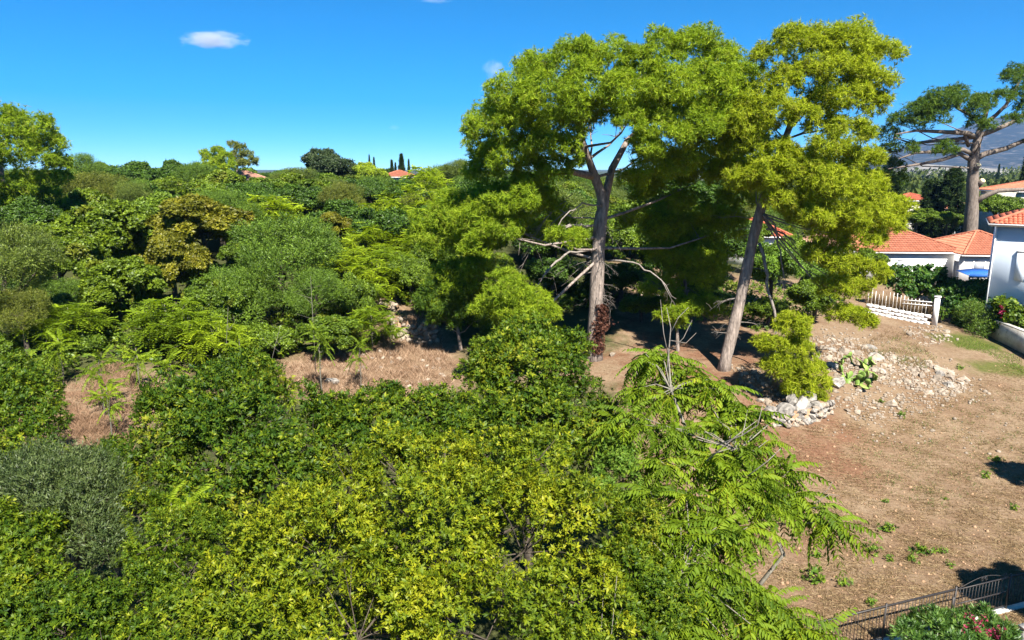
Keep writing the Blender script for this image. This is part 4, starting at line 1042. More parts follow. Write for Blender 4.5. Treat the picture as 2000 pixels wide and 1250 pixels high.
# old pine with bare limbs behind the house
r5 = np.random.default_rng(240)
PR = [(1845, 195, 30), (1812, 205, 24), (1790, 218, 24), (1870, 180, 22), (1755, 238, 20), (1735, 262, 20), (1738, 290, 20), (1775, 292, 17), (1800, 240, 22), (1825, 225, 24), (1885, 200, 26), (1905, 215, 20), (1920, 200, 22), (1905, 240, 18),
      (1985, 150, 24), (2010, 140, 26), (1960, 190, 18), (1990, 185, 22), (2005, 215, 24), (2040, 170, 34), (2050, 220, 34), (1975, 235, 16), (1850, 288, 17), (1836, 296, 13), (1745, 325, 20), (1728, 345, 20), (1755, 350, 16), (2040, 270, 26), (2060, 320, 26), (1930, 245, 14)]
f, bk = px_lobes(PR, 82, 1890, 240, 180, 120, 4.5, r5, .45)
f = [(a, b, c, d * 1.1, e * 1.1, g * 1.1) for a, b, c, d, e, g in f]; bk = [(a, b, c, d, e, g) for a, b, c, d, e, g in bk]
trR = [at(1897, 470, 82), at(1899, 400, 82), at(1900, 345, 82), at(1902, 305, 82), at(1910, 265, 82), at(1918, 245, 82)]
trR[0][2] = H(trR[0][0], trR[0][1])
oldp, _, _ = pine('pine_tree', 'old pine with thick pale trunk and long bare limbs behind the houses', trR, [.80, .66, .60, .55, .38, .25], f, bk, 'pine_dark', 241, 20, (.62, 1.), bark='bark_grey', tuft=1.5, sub=.42, templates=T_TUFT)
bs = np.asarray(trR[0])
for pts, rad in [([(1905, 268, 82), (1890, 260, 81), (1850, 258, 80), (1790, 255, 79), (1750, 262, 78)], [.30, .27, .22, .14, .06]),
                 ([(1900, 268, 82), (1870, 272, 81.5), (1830, 275, 81), (1780, 280, 80), (1745, 268, 79)], [.24, .22, .18, .12, .05]),
                 ([(1898, 300, 82), (1880, 292, 81), (1830, 296, 80), (1790, 298, 79), (1755, 310, 78)], [.28, .24, .20, .13, .06]),
                 ([(1895, 312, 82), (1875, 300, 81.5), (1840, 312, 80.5), (1800, 320, 80), (1735, 330, 79)], [.28, .24, .20, .15, .06]),
                 ([(1912, 265, 82), (1940, 255, 82.5), (1975, 240, 83), (2010, 215, 83)], [.30, .27, .24, .16]),
                 ([(1905, 310, 82), (1925, 300, 82), (1965, 290, 82), (2010, 270, 82), (2050, 260, 82)], [.36, .31, .27, .23, .15]),
                 ([(1903, 398, 82), (1920, 385, 81.5), (1950, 372, 81), (2000, 370, 81), (2060, 380, 81)], [.34, .29, .25, .22, .15]),
                 ([(1916, 248, 82), (1925, 225, 82), (1930, 205, 82), (1925, 190, 81.5)], [.28, .22, .18, .10]),
                 ([(1918, 245, 82), (1945, 225, 82), (1965, 205, 82), (1985, 170, 82), (2000, 145, 82)], [.26, .22, .19, .14, .07]),
                 ([(1916, 240, 82), (1895, 225, 81.5), (1870, 212, 81), (1855, 190, 80.5)], [.20, .17, .13, .07]),
                 ([(1872, 212, 81), (1880, 195, 81), (1865, 180, 81)], [.11, .09, .05]),
                 ([(1892, 285, 82), (1886, 270, 81.4), (1884, 258, 81)], [.22, .20, .18])]:
    q = np.array([at(*p) for p in pts]) - bs
    MB().tube(q, rad, 8).build('limb', M['bark_grey'], oldp, True)
for px, py in ((1912, 322), (1920, 352)):
    q = np.array([at(px - 10, py + 10, 81.8), at(px, py, 81.2)]) - bs
    MB().tube(q, [.34, .30], 10).build('limb', M['bark_grey'], oldp, True)
    MB().tube(np.array([q[1], q[1] + (q[1] - q[0]) * .03]), [.29, .28], 10).build('cut_face', M['cut_wood'], oldp)

# dark conifers behind the low house
def conifer(px, pytop, pybase, Y, w, label, seed, mat='conifer'):
    c = at(px, pybase, Y); top = at(px, pytop, Y); g = float(H(c[0], c[1])); hz = top[2] - g
    root = empty('conifer_tree', (c[0], c[1], g), label, 'conifer'); r = np.random.default_rng(seed); b = MB(); t = MB()
    t.tube([(0, 0, -.3), (0, 0, hz * .95)], [.22, .05], 6)
    Ps, Ds = [], []
    for k in range(int(hz * 3.2)):
        z = hz * (.1 + .88 * k / (hz * 3.2)); l = w * (1.05 - z / hz) ** .75 * r.uniform(.75, 1.15)
        for q in range(4):
            a = r.uniform(0, 6.283); d = np.array([math.cos(a), math.sin(a), -.12]); s = np.sqrt(r.uniform(.05, 1, 22))
            p = np.array([0, 0, z]) + (s * l)[:, None] * d + np.stack([0 * s, 0 * s, .25 * s ** 2 * l], -1) + r.normal(0, .16, (22, 3))
            Ps.append(p); Ds.append(np.repeat(d[None], 22, 0))
            t.tube([(0, 0, z), p[-1] * .4 + np.array([0, 0, z]) * .6], [.04, .02], 3, cap=False)
    P = np.concatenate(Ps); n = len(P)
    scatter(b, T_PINE_FAR, P, np.concatenate(Ds), r.uniform(.9, 1.4, n), np.stack([r.uniform(0, 1, n), 0 * P[:, 0], 0 * P[:, 0]], -1), r, .3, .4)
    b.build('crown', M[mat], root); t.build('trunk', M['bark_dark'], root)
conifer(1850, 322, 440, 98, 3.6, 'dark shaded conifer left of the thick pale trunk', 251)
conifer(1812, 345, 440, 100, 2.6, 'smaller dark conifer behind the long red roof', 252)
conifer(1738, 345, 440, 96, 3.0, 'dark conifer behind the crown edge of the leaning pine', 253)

# ------------------------------------------------------------------ laurels of the foreground
def laurel(label, lobes_px, Y, base_px, n, mat, seed, templates, size=1.0, depth=2.5, spread=1.0, name='laurel_tree', up=.45, group='broad leaved evergreen trees in the foreground', sub=.28, patch=0., cat='tree', low=-.4):
    """foreground tree: lobes given as (px, py, r px, Y)"""
    r = np.random.default_rng(seed)
    L_ = []
    for px, py, rp, yy in lobes_px:
        p = at(px, py, yy); s = scale_at(px, py, yy); L_.append((*p, rp * s, rp * s, rp * s * .92))
    lb = np.array(L_)
    c0 = lb[:, :3].mean(0); bx, by = c0[0], c0[1]
    base = np.array([bx, by, float(H(bx, by))]); lb[:, :3] -= base
    root = empty(name, base, label, cat, group)
    b = MB(); P, D, c = lobe_points(lb, n, r, sub=sub, low=low, shell=.28, nsub=28, keep_in=.55, uneven=.45)
    lowf = .5 + .5 * np.sin(P[:, 0] * 1.3 + seed) * np.sin(P[:, 1] * 1.1 + P[:, 2] * .9 + seed * 2)
    t = np.stack([np.clip(.46 + (c - .5) * .35 + (lowf - .5) * .22 + r.normal(0, .15, n), 0, 1), np.clip(lowf * .6 + c * .3 + patch + r.normal(0, .12, n), 0, 1), 0 * c], -1)
    scatter(b, templates, P, D, r.uniform(.6, 1.25, n) * size, t, r, up, .5)
    b.build('crown', M[mat], root)
    tb = MB(); limbs(tb, (0, 0, 0), (0, 0, lb[:, 2].mean()), [l[:3] for l in lb], .16, r)
    for l in lb:
        for q in range(10):
            d = unit(r.normal(size=3) + np.array([0, 0, .4])); e = l[:3] + d * l[3:] * .8
            tb.tube([l[:3], l[:3] * .5 + e * .5 + r.normal(size=3) * .06, e], [.018, .012, .005], 3, cap=False)
    tb.build('trunk', M['bark_dark'], root)
    return root
laurel('largest yellow green laurel filling the bottom middle', [(840, 1060, 190, 13.2), (640, 1090, 170, 12.8), (1020, 1080, 170, 12.8), (960, 940, 110, 14.8), (780, 930, 110, 15), (560, 1030, 110, 13.8), (1120, 1000, 90, 13.6), (480, 1160, 110, 12), (700, 1250, 190, 11), (950, 1250, 190, 11), (1130, 1180, 110, 11.8), (870, 900, 70, 16), (1050, 900, 80, 15.2), (500, 1280, 150, 11), (680, 960, 90, 14.6)],
       13, None, 15000, 'laurel', 300, T_LAUREL, patch=-.08, sub=.22)
laurel('green laurel with pointed top in front of the broad pine trunk', [(1040, 740, 120, 20.5), (1120, 800, 90, 20), (960, 800, 95, 20), (1040, 670, 70, 21.5), (1100, 690, 60, 21.2), (1050, 850, 120, 19), (1160, 870, 70, 19), (930, 730, 48, 21), (930, 870, 90, 18.5)],
       20, None, 9000, 'laurel_green', 301, T_LAUREL_MID, 1.12)
laurel('broad green laurel below the left end of the dry mound', [(430, 800, 110, 19), (340, 850, 90, 18.5), (530, 830, 110, 18.5), (620, 870, 95, 18), (430, 900, 120, 17.5), (560, 940, 95, 17), (340, 780, 60, 20), (480, 740, 62, 20.5), (400, 980, 80, 16.5), (300, 920, 52, 18)],
       18, None, 9000, 'laurel_green', 302, T_LAUREL_MID, 1.05)
laurel('laurel between the big yellow green one and the dry mound', [(740, 840, 85, 18), (820, 830, 75, 18.5), (680, 880, 70, 17.5), (790, 900, 80, 17), (870, 840, 60, 18.6), (760, 780, 34, 20), (850, 780, 30, 20), (660, 820, 55, 18.8)],
       18, None, 5600, 'laurel_green', 303, T_LAUREL_MID, 1.05, patch=-.1)
laurel('dense green laurel at the left edge beside the dry clearing', [(50, 790, 75, 22), (0, 830, 80, 21), (90, 840, 50, 21), (20, 730, 50, 23), (60, 880, 60, 20), (-50, 780, 80, 22)],
       22, None, 3600, 'laurel_green', 304, T_LAUREL_MID, 1.1)
laurel('yellow green laurel at the lower left edge', [(30, 1090, 90, 13), (-30, 1040, 80, 13.4), (60, 1160, 80, 12.2), (0, 1200, 90, 11.8)],
       13, None, 3600, 'laurel_green', 305, T_LAUREL_K, .95, patch=-.2)
laurel('green laurel in the bottom left corner', [(130, 1240, 110, 11), (40, 1270, 100, 10.8), (220, 1280, 80, 10.6)],
       11, None, 3600, 'laurel_green', 306, T_LAUREL_K, .9)
laurel('fine leaved green tree between dark olive bush and big laurel', [(330, 1060, 80, 13.5), (370, 1140, 80, 12.6), (300, 1140, 70, 12.8), (340, 1220, 90, 11.6), (400, 1040, 55, 14), (270, 1010, 50, 14.5), (420, 1240, 70, 11.2)],
       13, None, 4200, 'laurel_green', 307, T_LAUREL_K, .8)
laurel('green shrub in front of the left dry clearing', [(200, 915, 46, 18.5), (160, 940, 40, 18), (250, 950, 42, 17.5), (225, 880, 26, 19.5)],
       18, None, 1500, 'laurel_green', 308, T_LAUREL_MID, .9, name='shrub', cat='shrub')
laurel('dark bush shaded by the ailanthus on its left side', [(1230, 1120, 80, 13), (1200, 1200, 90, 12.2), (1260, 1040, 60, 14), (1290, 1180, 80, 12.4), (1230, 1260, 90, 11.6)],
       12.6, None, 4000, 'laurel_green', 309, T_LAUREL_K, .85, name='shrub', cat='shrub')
laurel('small glossy bush between laurel and the large ailanthus', [(1210, 920, 46, 16), (1180, 960, 40, 15.6), (1240, 970, 40, 15.6), (1200, 870, 34, 16.8), (1240, 1000, 40, 15)],
       15.6, None, 1800, 'weed', 310, T_LAUREL_K, .8, name='shrub', cat='shrub')
laurel('dark grey green olive bush at lower left', [(110, 980, 100, 15), (190, 1000, 70, 14.6), (40, 960, 70, 15.4), (130, 1060, 100, 14), (210, 1080, 60, 13.6), (90, 920, 50, 16), (180, 930, 40, 15.8)],
       15, None, 4200, 'olive_dark', 311, T_OLIVE_NEAR, 1.1, name='olive_tree', up=.8, sub=.40)

# ------------------------------------------------------------------ large ailanthus of the foreground
r6 = np.random.default_rng(320)
TIPS = [  # px, py, Y, leaves
 (1290, 690, 18.6, 12), (1250, 700, 18.4, 9), (1340, 720, 18.2, 11), (1240, 760, 17.8, 11), (1300, 770, 17.4, 13), (1370, 760, 17.8, 11), (1420, 760, 17.6, 12), (1200, 830, 17, 10),
 (1260, 830, 16.6, 12), (1320, 840, 16.2, 13), (1400, 820, 16.8, 12), (1460, 800, 17.2, 12), (1440, 870, 16.2, 12), (1500, 860, 16.6, 9), (1380, 890, 15.8, 12), (1290, 900, 15.6, 12),
 (1480, 930, 15.6, 12), (1540, 920, 16, 10), (1420, 950, 15.2, 12), (1340, 960, 14.8, 13), (1270, 960, 14.8, 12), (1560, 960, 15.6, 8), (1600, 990, 15.4, 7), (1630, 1020, 15.2, 6), (1500, 980, 15, 11),
 (1330, 1030, 13.8, 13), (1260, 1040, 13.8, 12), (1400, 1030, 13.8, 13), (1460, 1030, 14, 10), (1290, 1100, 13, 13), (1370, 1100, 13, 13), (1430, 1110, 13.2, 12), (1320, 1170, 12.4, 12), (1400, 1170, 12.4, 12),
 (1470, 1160, 13, 7), (1340, 1230, 11.8, 12), (1510, 1160, 13.4, 7), (1540, 1190, 13.2, 8), (1480, 1230, 12.4, 11), (1560, 1230, 12.8, 9), (1420, 1250, 11.8, 12), (1600, 1235, 13, 6)]
TIPS += [(px + r6.uniform(-38, 38) * (1 if px < 1480 else .4), py + r6.uniform(-30, 30), Y + r6.uniform(-.1, .8), int(n * .8)) for px, py, Y, n in TIPS]
pb = np.array([5.6, 15.4, 0.]); pb[2] = H(5.6, 15.4)
ar = empty('ailanthus_tree', pb, 'large ailanthus with drooping feathery leaves beside the bare field', 'tree')
tb, cb = MB(), MB()
fork = np.array([0, 0, 2.2]); tb.tube([(0, 0, -.3), (.1, 0, 1.2), fork], [.16, .13, .12], 8)
tb.tube([fork, fork + (-.3, .8, 1.6), at(1310, 760, 17.6) - pb, at(1305, 680, 18.2) - pb], [.08, .065, .03, .015], 6)
tb.tube([(.2, -.2, -.3), (-.2, -1.2, 1.2), at(1330, 1120, 13) - pb], [.11, .09, .05], 6)
tb.tube([fork, fork + (1.0, .3, 1.2), at(1440, 880, 16.2) - pb, at(1500, 830, 16.6) - pb], [.07, .05, .03, .015], 6)
tb.tube([(.1, .1, .8), (1.6, -.6, 1.7), at(1540, 1200, 13.2) - pb], [.05, .03, .015], 6)
hubs = [fork, np.array([.1, 0, 1.6]), fork + (-.3, .8, 1.6), at(1310, 760, 17.6) - pb, at(1440, 880, 16.2) - pb, at(1330, 1120, 13) - pb, np.array([1.6, -.6, 1.7])]
for px, py, Y, n in TIPS:
    tip = at(px, py, Y) - pb
    h0 = min(hubs, key=lambda q: np.linalg.norm(q - tip) + (1.5 if q[2] > tip[2] else 0)); axis = unit(tip - h0 + np.array([0, 0, .3]))
    tb.tube([h0, h0 * .5 + tip * .5 + r6.normal(size=3) * .08 + np.array([0, 0, .1]), tip], [.020, .014, .008], 5, cap=False)
    whorl(cb, tip, axis, int(n * 1.7), .86, r6, T_AIL, -62, 38, tint=r6.uniform(.28, .58))
for k in range(60):                                # small yellow leaves inside
    pass
tb.build('trunk', M['ail_bark'], ar); cb.build('crown', M['ail'], ar)
# bare pale shoots standing out of it
for pts, rad in [([(1300, 760, 18), (1305, 700, 18), (1310, 640, 18), (1302, 600, 18)], [.03, .028, .018, .006]), ([(1310, 650, 18), (1325, 620, 18), (1345, 600, 18)], [.018, .012, .005]), ([(1305, 690, 18), (1335, 660, 18), (1352, 625, 18)], [.018, .012, .005]),
                 ([(1306, 700, 18), (1296, 650, 18), (1290, 585, 18)], [.02, .014, .005]), ([(1310, 665, 17.8), (1340, 670, 17.8), (1360, 650, 17.8)], [.016, .010, .005]),
                 ([(1400, 870, 15.6), (1450, 850, 15.4), (1480, 830, 15.2), (1490, 790, 15.2)], [.025, .02, .014, .006]), ([(1380, 900, 15.2), (1440, 850, 15), (1480, 820, 15)], [.025, .016, .006]),
                 ([(1460, 930, 14.8), (1500, 900, 14.7), (1525, 876, 14.7)], [.02, .014, .008]), ([(1590, 985, 15), (1620, 965, 15), (1640, 968, 15)], [.012, .008, .004]), ([(1600, 972, 15), (1618, 955, 15), (1626, 940, 15)], [.010, .007, .004])]:
    MB().tube(np.array([at(*p) for p in pts]) - pb, np.array(rad) * .75, 5).build('bare_branch', M['dead_wood'], ar)

# bare grey stems elsewhere
def bare_stem(px, py, top, Y, label, w=.02):
    c = at(px, py, Y); t = at(px + rng.uniform(-8, 8), top, Y); g = float(H(c[0], c[1])); b = MB(); r = rng
    base = np.array([c[0], c[1], g]); tt = t - base
    w = w * .62; b.tube([(0, 0, -.2), tt * .5 + (r.normal() * .12, 0, 0), tt], [w, w * .7, .005], 5)
    for k in range(3):
        q = r.uniform(.45, .85); b.tube([tt * q, tt * q + (r.normal() * .3, r.normal() * .2, .35), tt * q + (r.normal() * .5, r.normal() * .3, .7)], [w * .5, w * .35, .004], 4, cap=False)
    o = b.build('bare_sapling', M['ail_bark']); o.location = base
    tag(o, label, 'sapling', 'bare grey saplings')
for px, py, top, Y, lab, w in [(612, 640, 540, 36, 'tall bare grey sapling in front of the large olive', .03), (540, 690, 640, 34, 'bare grey sapling with forked twigs left of the mound', .022), (445, 680, 600, 34, 'bare grey sapling below the left side of the large olive', .022),
                         (1185, 1250, 1120, 11.5, 'bare thin stem in front of the dark bush', .012), (1200, 1250, 1125, 11.3, 'second bare thin stem in front of the dark bush', .010),
                         (370, 1250, 1150, 11.5, 'pale bare stem at the bottom left of the big laurel', .012)]:
    bare_stem(px, py, top, Y, lab, w)

# ------------------------------------------------------------------ stones
def stone_mesh(seed, mat, flat=.7, subd=1):
    r = np.random.default_rng(seed)
    import bmesh
    bm = bmesh.new(); bmesh.ops.create_icosphere(bm, subdivisions=subd, radius=.5)
    V = np.array([v.co for v in bm.verts])
    for k in range(7 if subd == 1 else 16):         # cut facets
        d = unit(r.normal(size=3)); h_ = r.uniform(.28, .42); q = V @ d; V = V - np.maximum(q - h_, 0)[:, None] * d
    V += r.normal(size=V.shape) * (.035 if subd == 1 else .012)
    for v, p in zip(bm.verts, V): v.co = p
    me = bpy.data.meshes.new('stone'); bm.to_mesh(me); bm.free(); me.materials.append(mat)
    return me
STONES = [stone_mesh(400 + i, M['stone']) for i in range(8)]
STONES_G = [stone_mesh(420 + i, M['stone_grey']) for i in range(5)]
ROCKS = [stone_mesh(440 + i, M['stone_grey'], subd=3) for i in range(3)]
def put_stone(root, p, s, bank=STONES, flat=.65, rz=None, name='stone'):
    o = link(name, bank[int(rng.integers(0, len(bank)))], root)
    o.location = [float(a) for a in p]; o.scale = (s * rng.uniform(.8, 1.3), s * rng.uniform(.7, 1.0), s * flat * rng.uniform(.8, 1.2))
    o.rotation_euler = (rng.normal() * .25, rng.normal() * .25, rng.uniform(0, 6.28) if rz is None else rz + rng.normal() * .15)
    return o
def poly_points(poly, n):
    poly = np.array(poly, float); lo, hi = poly.min(0), poly.max(0); P = []
    while sum(len(p) for p in P) < n:
        q = rng.uniform(lo, hi, (n * 3, 2)); P.append(q[in_poly(q[:, 0], q[:, 1], poly)])
    q = np.concatenate(P)[:n]; return q
RUB = [(1570, 665), (1650, 650), (1720, 690), (1790, 700), (1870, 730), (1910, 765), (1830, 775), (1760, 760), (1700, 745), (1640, 755), (1610, 720)]
RUB2 = [(1620, 760), (1760, 770), (1880, 770), (1820, 800), (1740, 830), (1650, 810)]
RUB3 = [(1755, 640), (1830, 632), (1870, 665), (1800, 680)]
RUB4 = [(1425, 715), (1500, 730), (1560, 790), (1500, 800), (1450, 760)]
rub = empty('rubble_heap', ground_at(1720, 730)[0], 'spill of pale limestone rubble across the upper field edge', 'rubble')
rl = np.array(rub.location)
q = np.concatenate([poly_points(RUB, 180), poly_points(RUB2, 45), poly_points(RUB3, 38), poly_points(RUB4, 32)])
g = ground_at(q[:, 0], q[:, 1])
for i, p in enumerate(g):
    s = float(np.clip(rng.lognormal(-1.3, .5), .12, .95)) * (.6 if 180 <= i < 225 else 1)
    put_stone(rub, p + (0, 0, s * .02) - rl, s)
q = poly_points(RUB, 16); g = ground_at(q[:, 0], q[:, 1])
for p in g: put_stone(rub, p - rl - (0, 0, .12), float(rng.uniform(.7, 1.3)), ROCKS + STONES, .6)
q = np.concatenate([poly_points(RUB, 1300), poly_points(RUB2, 220), poly_points(RUB3, 160), poly_points(RUB4, 200), poly_points([(1560, 800), (1950, 760), (1990, 900), (1600, 860)], 110), poly_points([(1560, 640), (1660, 630), (1900, 720), (1940, 780), (1700, 840), (1600, 800)], 420)])
g = ground_at(q[:, 0], q[:, 1]); b = MB(); n = len(g)
for k in range(4):
    me = STONES[k]; V = np.array([v.co for v in me.vertices]); Fc = np.array([p.vertices[:] for p in me.polygons])
    sel = np.arange(n) % 4 == k; m_ = sel.sum()
    b.inst(V, Fc, g[sel] - rl + (0, 0, .02), frames(unit(rng.normal(size=(m_, 3)))), np.clip(rng.lognormal(-2.2, .45, m_), .05, .3), iT=np.full((m_, 3), .01))
tag(b.build('small_stones', M['stone'], rub), kind='stuff')
# ruined retaining wall at the field edge
def dry_wall(name, label, pts, height, course, mat_bank, n_max, top_irreg=.3, cat='wall', thick=.5):
    """stones laid in uneven courses along a ground polyline"""
    P = np.array(pts, float); base = P[0].copy(); root = empty(name, base, label, cat)
    seg = np.linalg.norm(np.diff(P, axis=0), axis=1); tot = seg.sum(); cum = np.r_[0, np.cumsum(seg)]
    z = 0; cnt = 0
    core = MB()
    ss = np.linspace(0, tot, 24); cpts = np.stack([np.interp(ss, cum, P[:, j]) for j in range(3)], -1) - base
    ang = math.atan2(P[-1, 1] - P[0, 1], P[-1, 0] - P[0, 0]); nrm = np.array([-math.sin(ang), math.cos(ang), 0])
    hh = [height * (1 - top_irreg * (.5 + .5 * math.sin(i * 1.7))) * .82 for i in range(24)]
    for i in range(23):
        a, c = cpts[i], cpts[i + 1]; off = nrm * thick
        f0, f1 = a + nrm * .10, c + nrm * .10
        v = [f0 - (0, 0, .4), f1 - (0, 0, .4), f1 + (0, 0, hh[i + 1]), f0 + (0, 0, hh[i]), f0 + off - (0, 0, .4), f1 + off - (0, 0, .4), f1 + off + (0, 0, hh[i + 1]), f0 + off + (0, 0, hh[i])]
        core.add(v, np.array([[0, 1, 2, 3], [3, 2, 6, 7], [5, 4, 7, 6]]))
    core.build('wall_core', M['earth'], root)
    while z < height and cnt < n_max:
        s = rng.uniform(0, .3)
        ch = course * rng.uniform(.8, 1.25)
        while s < tot and cnt < n_max:
            w = course * rng.uniform(.8, 2.1); k = s / tot * 23
            top = height * (1 - top_irreg * (.5 + .5 * math.sin(k * 1.7)))
            if z < top:
                p = np.array([np.interp(s + w / 2, cum, P[:, j]) for j in range(3)]) - base
                o = put_stone(root, p + (rng.normal() * .05, 0, z + ch / 2 - .06 + rng.normal() * .03) + nrm * rng.uniform(-.05, .16), 1, mat_bank)
                f_ = rng.uniform(.95, 1.5); o.scale = (w * 1.2 * f_, course * 1.7, ch * 1.25 * rng.uniform(.7, 1.4)); o.rotation_euler = (rng.normal() * .3, rng.normal() * .3, ang + rng.normal() * .4); cnt += 1
            s += w
        z += ch
    return root
def gpts(L_): return [ground_at(a, b)[0] for a, b in L_]
w1 = gpts([(1490, 832), (1540, 838), (1590, 828), (1622, 812)])
rw = dry_wall('ruined_wall', 'low broken stone wall with dark stains below the young bushy pine', w1, .75, .22, STONES_G + STONES[:3], 110, .35)
for px, py, s_, zz in ((1535, 818, 1.25, .35), (1565, 812, 1.35, .40), (1595, 810, 1.0, .35), (1510, 815, .8, .3), (1580, 795, .9, .55), (1548, 800, .8, .6)):
    p = ground_at(px, py + 8)[0]; o = put_stone(rw, p + (0, .25, zz) - np.array(rw.location), s_, ROCKS, .85, name='rock')
w2 = gpts([(752, 660), (790, 668), (820, 672), (852, 672)])
dry_wall('ruined_wall', 'ruined limestone wall on the mound below the pine boughs', w2, 1.45, .24, STONES, 150, .5)
w3 = gpts([(735, 600), (752, 606), (770, 612)])
dry_wall('ruined_wall', 'short stone step beside the narrow stony path', w3, .5, .2, STONES, 40, .4)
pr = empty('path_stones', ground_at(750, 580)[0], 'scattered pale stones along the narrow path up the mound', 'stones'); pl = np.array(pr.location)
g = ground_at(*poly_points([(735, 545), (760, 545), (790, 620), (840, 640), (790, 660), (740, 640)], 60).T)
for p in g: put_stone(pr, p - pl + (0, 0, .03), float(rng.uniform(.12, .38)))
g = ground_at(*poly_points([(640, 700), (760, 685), (880, 700), (870, 760), (700, 775)], 34).T)
for p in g: put_stone(pr, p - pl + (0, 0, .02), float(rng.uniform(.12, .4)))
br = empty('rock_pile', ground_at(1305, 600)[0], 'sunlit pale rocks in the gap behind the pine trunks', 'rocks'); bl_ = np.array(br.location)
g = ground_at(*poly_points([(1240, 575), (1290, 560), (1360, 575), (1340, 600), (1260, 600)], 40).T)
for p in g: put_stone(br, p - bl_ + (0, 0, .05), float(rng.uniform(.2, .7)))
for px, py, s, lab, bank in [(652, 752, .8, 'grey white boulder at lower left of the dry mound', STONES_G), (1195, 697, .55, 'pale stone on red earth right of the creeper trunk', STONES), (1740, 795, .75, 'pinkish boulder lying alone in front of the rubble', STONES),
                             (1634, 757, 1.1, 'grey white boulder beside the prickly pear', STONES_G), (1675, 810, .4, 'small pale stone on the upper field', STONES), (715, 765, .5, 'pale stone half hidden under the dry mound', STONES), (1655, 805, .35, 'small pale stone near the broken wall end', STONES), (780, 705, .45, 'pale stone on the dry grass mound below the wall', STONES), (1245, 735, .45, 'pale stone by the red earth edge', STONES)]:
    p = ground_at(px, py)[0]; o = put_stone(None, p + (0, 0, s * .15), s, bank, name='boulder'); tag(o, lab, 'stone', 'single loose stones')

# ------------------------------------------------------------------ dry grass, straw, litter, undergrowth
def blades(name, P, L_, W, mat, label, lean=.5, flat=False, tv=(.0, 1.), parent=None, clump=False):
    cl = .5 + .5 * np.sin(P[:, 0] * 2.3 + 1.1 * np.sin(P[:, 1] * 1.7)) * np.sin(P[:, 1] * 2.9 + np.sin(P[:, 0] * 1.3))
    if clump:
        keep = rng.uniform(0, 1, len(P)) < .15 + cl; P = P[keep]; cl = cl[keep]
    n = len(P); b = MB()
    a = rng.uniform(0, 6.283, n); up = rng.uniform(.02, .25, n) if flat else rng.uniform(.6, 1.3, n)
    d = unit(np.stack([np.cos(a) * (1 if flat else lean), np.sin(a) * (1 if flat else lean), up], -1))
    l = L_ * rng.uniform(.4, 1.4, n) * (.45 + .9 * cl if clump else 1); s = unit(np.cross(d, rng.normal(size=(n, 3)))) * W
    V = np.stack([P - s, P + s, P + d * l[:, None]], 1)
    t = np.stack([rng.uniform(*tv, n), 0 * a + .01, 0 * a], -1)
    b.add(V.reshape(-1, 3), np.arange(3 * n).reshape(n, 3), np.repeat(t, 3, 0))
    return tag(b.build(name, M[mat], parent), label, 'grass', kind='stuff')
FIELD = [(1440, 1250), (1430, 900), (1560, 840), (1900, 740), (2000, 690), (2060, 700), (2060, 1250)]
q = poly_points(FIELD, 60000); g = ground_at(q[:, 0], q[:, 1]) if False else None
def field_pts(poly, n):
    out = []
    for k in range(0, n, 4000):
        qq = poly_points(poly, min(4000, n - k)); out.append(ground_at(qq[:, 0], qq[:, 1]))
    g = np.concatenate(out); g[:, :2] += rng.normal(0, .05, (len(g), 2)); g[:, 2] = H(g[:, 0], g[:, 1]); return g
blades('straw_litter', field_pts(FIELD, 60000) + (0, 0, .012), .24, .009, 'straw', 'cut pale straw lying over the bare brown field', flat=True, tv=(.15, .85), clump=True)
blades('dry_grass', field_pts(FIELD, 16000), .13, .009, 'straw', 'short dry stubble standing in the bare field', .9, tv=(0, .7), clump=True)
blades('dry_weeds', field_pts([(1650, 860), (1900, 780), (2000, 760), (2000, 900), (1850, 1000), (1700, 960)], 2600), .16, .010, 'weed', 'thin greenish grass scattered over the upper field', 1.0, tv=(0, .35), clump=True)
g = field_pts(FIELD, 1500); b = MB(); V = np.array([v.co for v in STONES[2].vertices]); Fc = np.array([p.vertices[:] for p in STONES[2].polygons])
b.inst(V, Fc, g, frames(unit(rng.normal(size=(len(g), 3)))), np.clip(rng.lognormal(-2.9, .45, len(g)), .03, .16), iT=np.full((len(g), 3), .01))
tag(b.build('field_pebbles', M['earth']), 'clods and pebbles strewn over the bare field', 'pebbles', kind='stuff')
MOUND = [(520, 760), (560, 705), (640, 690), (740, 680), (830, 680), (890, 705), (880, 760), (760, 800), (680, 790)]
blades('dry_grass', field_pts(MOUND, 26000), .34, .010, 'pink_straw', 'tall pinkish dry grass covering the mound below the ruined wall', .85, clump=True)
blades('dry_grass', field_pts([(745, 640), (850, 610), (870, 700), (760, 700)], 5000), .30, .011, 'pink_straw', 'pinkish dry grass around the ruined wall', .6)
blades('dry_grass', field_pts([(90, 800), (190, 715), (260, 710), (290, 800), (260, 890), (140, 880)], 9000), .40, .010, 'pink_straw', 'rusty dry grass in the left clearing', .9, tv=(0, .6), clump=True)
blades('dry_grass', field_pts([(1660, 690), (1740, 640), (1800, 665), (1830, 710), (1790, 725), (1720, 705)], 2600), .24, .012, 'straw', 'brown dry grass tussocks below the white block wall', .8, tv=(0, .7), clump=True)
blades('dry_grass', field_pts([(1700, 690), (1750, 655), (1830, 700), (1810, 725), (1740, 710)], 900), .26, .010, 'weed', 'olive green grass tufts at the rubble top', .8, tv=(0, .7), clump=True)
blades('pine_litter', field_pts([(1150, 680), (1300, 660), (1480, 700), (1640, 880), (1500, 1000), (1420, 780), (1160, 760)], 12000), .12, .007, 'needle_litter', 'reddish pine needles fallen over the earth under the pines', flat=True)
blades('turf', field_pts([(1850, 655), (1900, 660), (1990, 700), (2010, 740), (1920, 690), (1870, 680)], 3500), .11, .010, 'weed', 'patch of green grass in front of the vine hedge', .6)
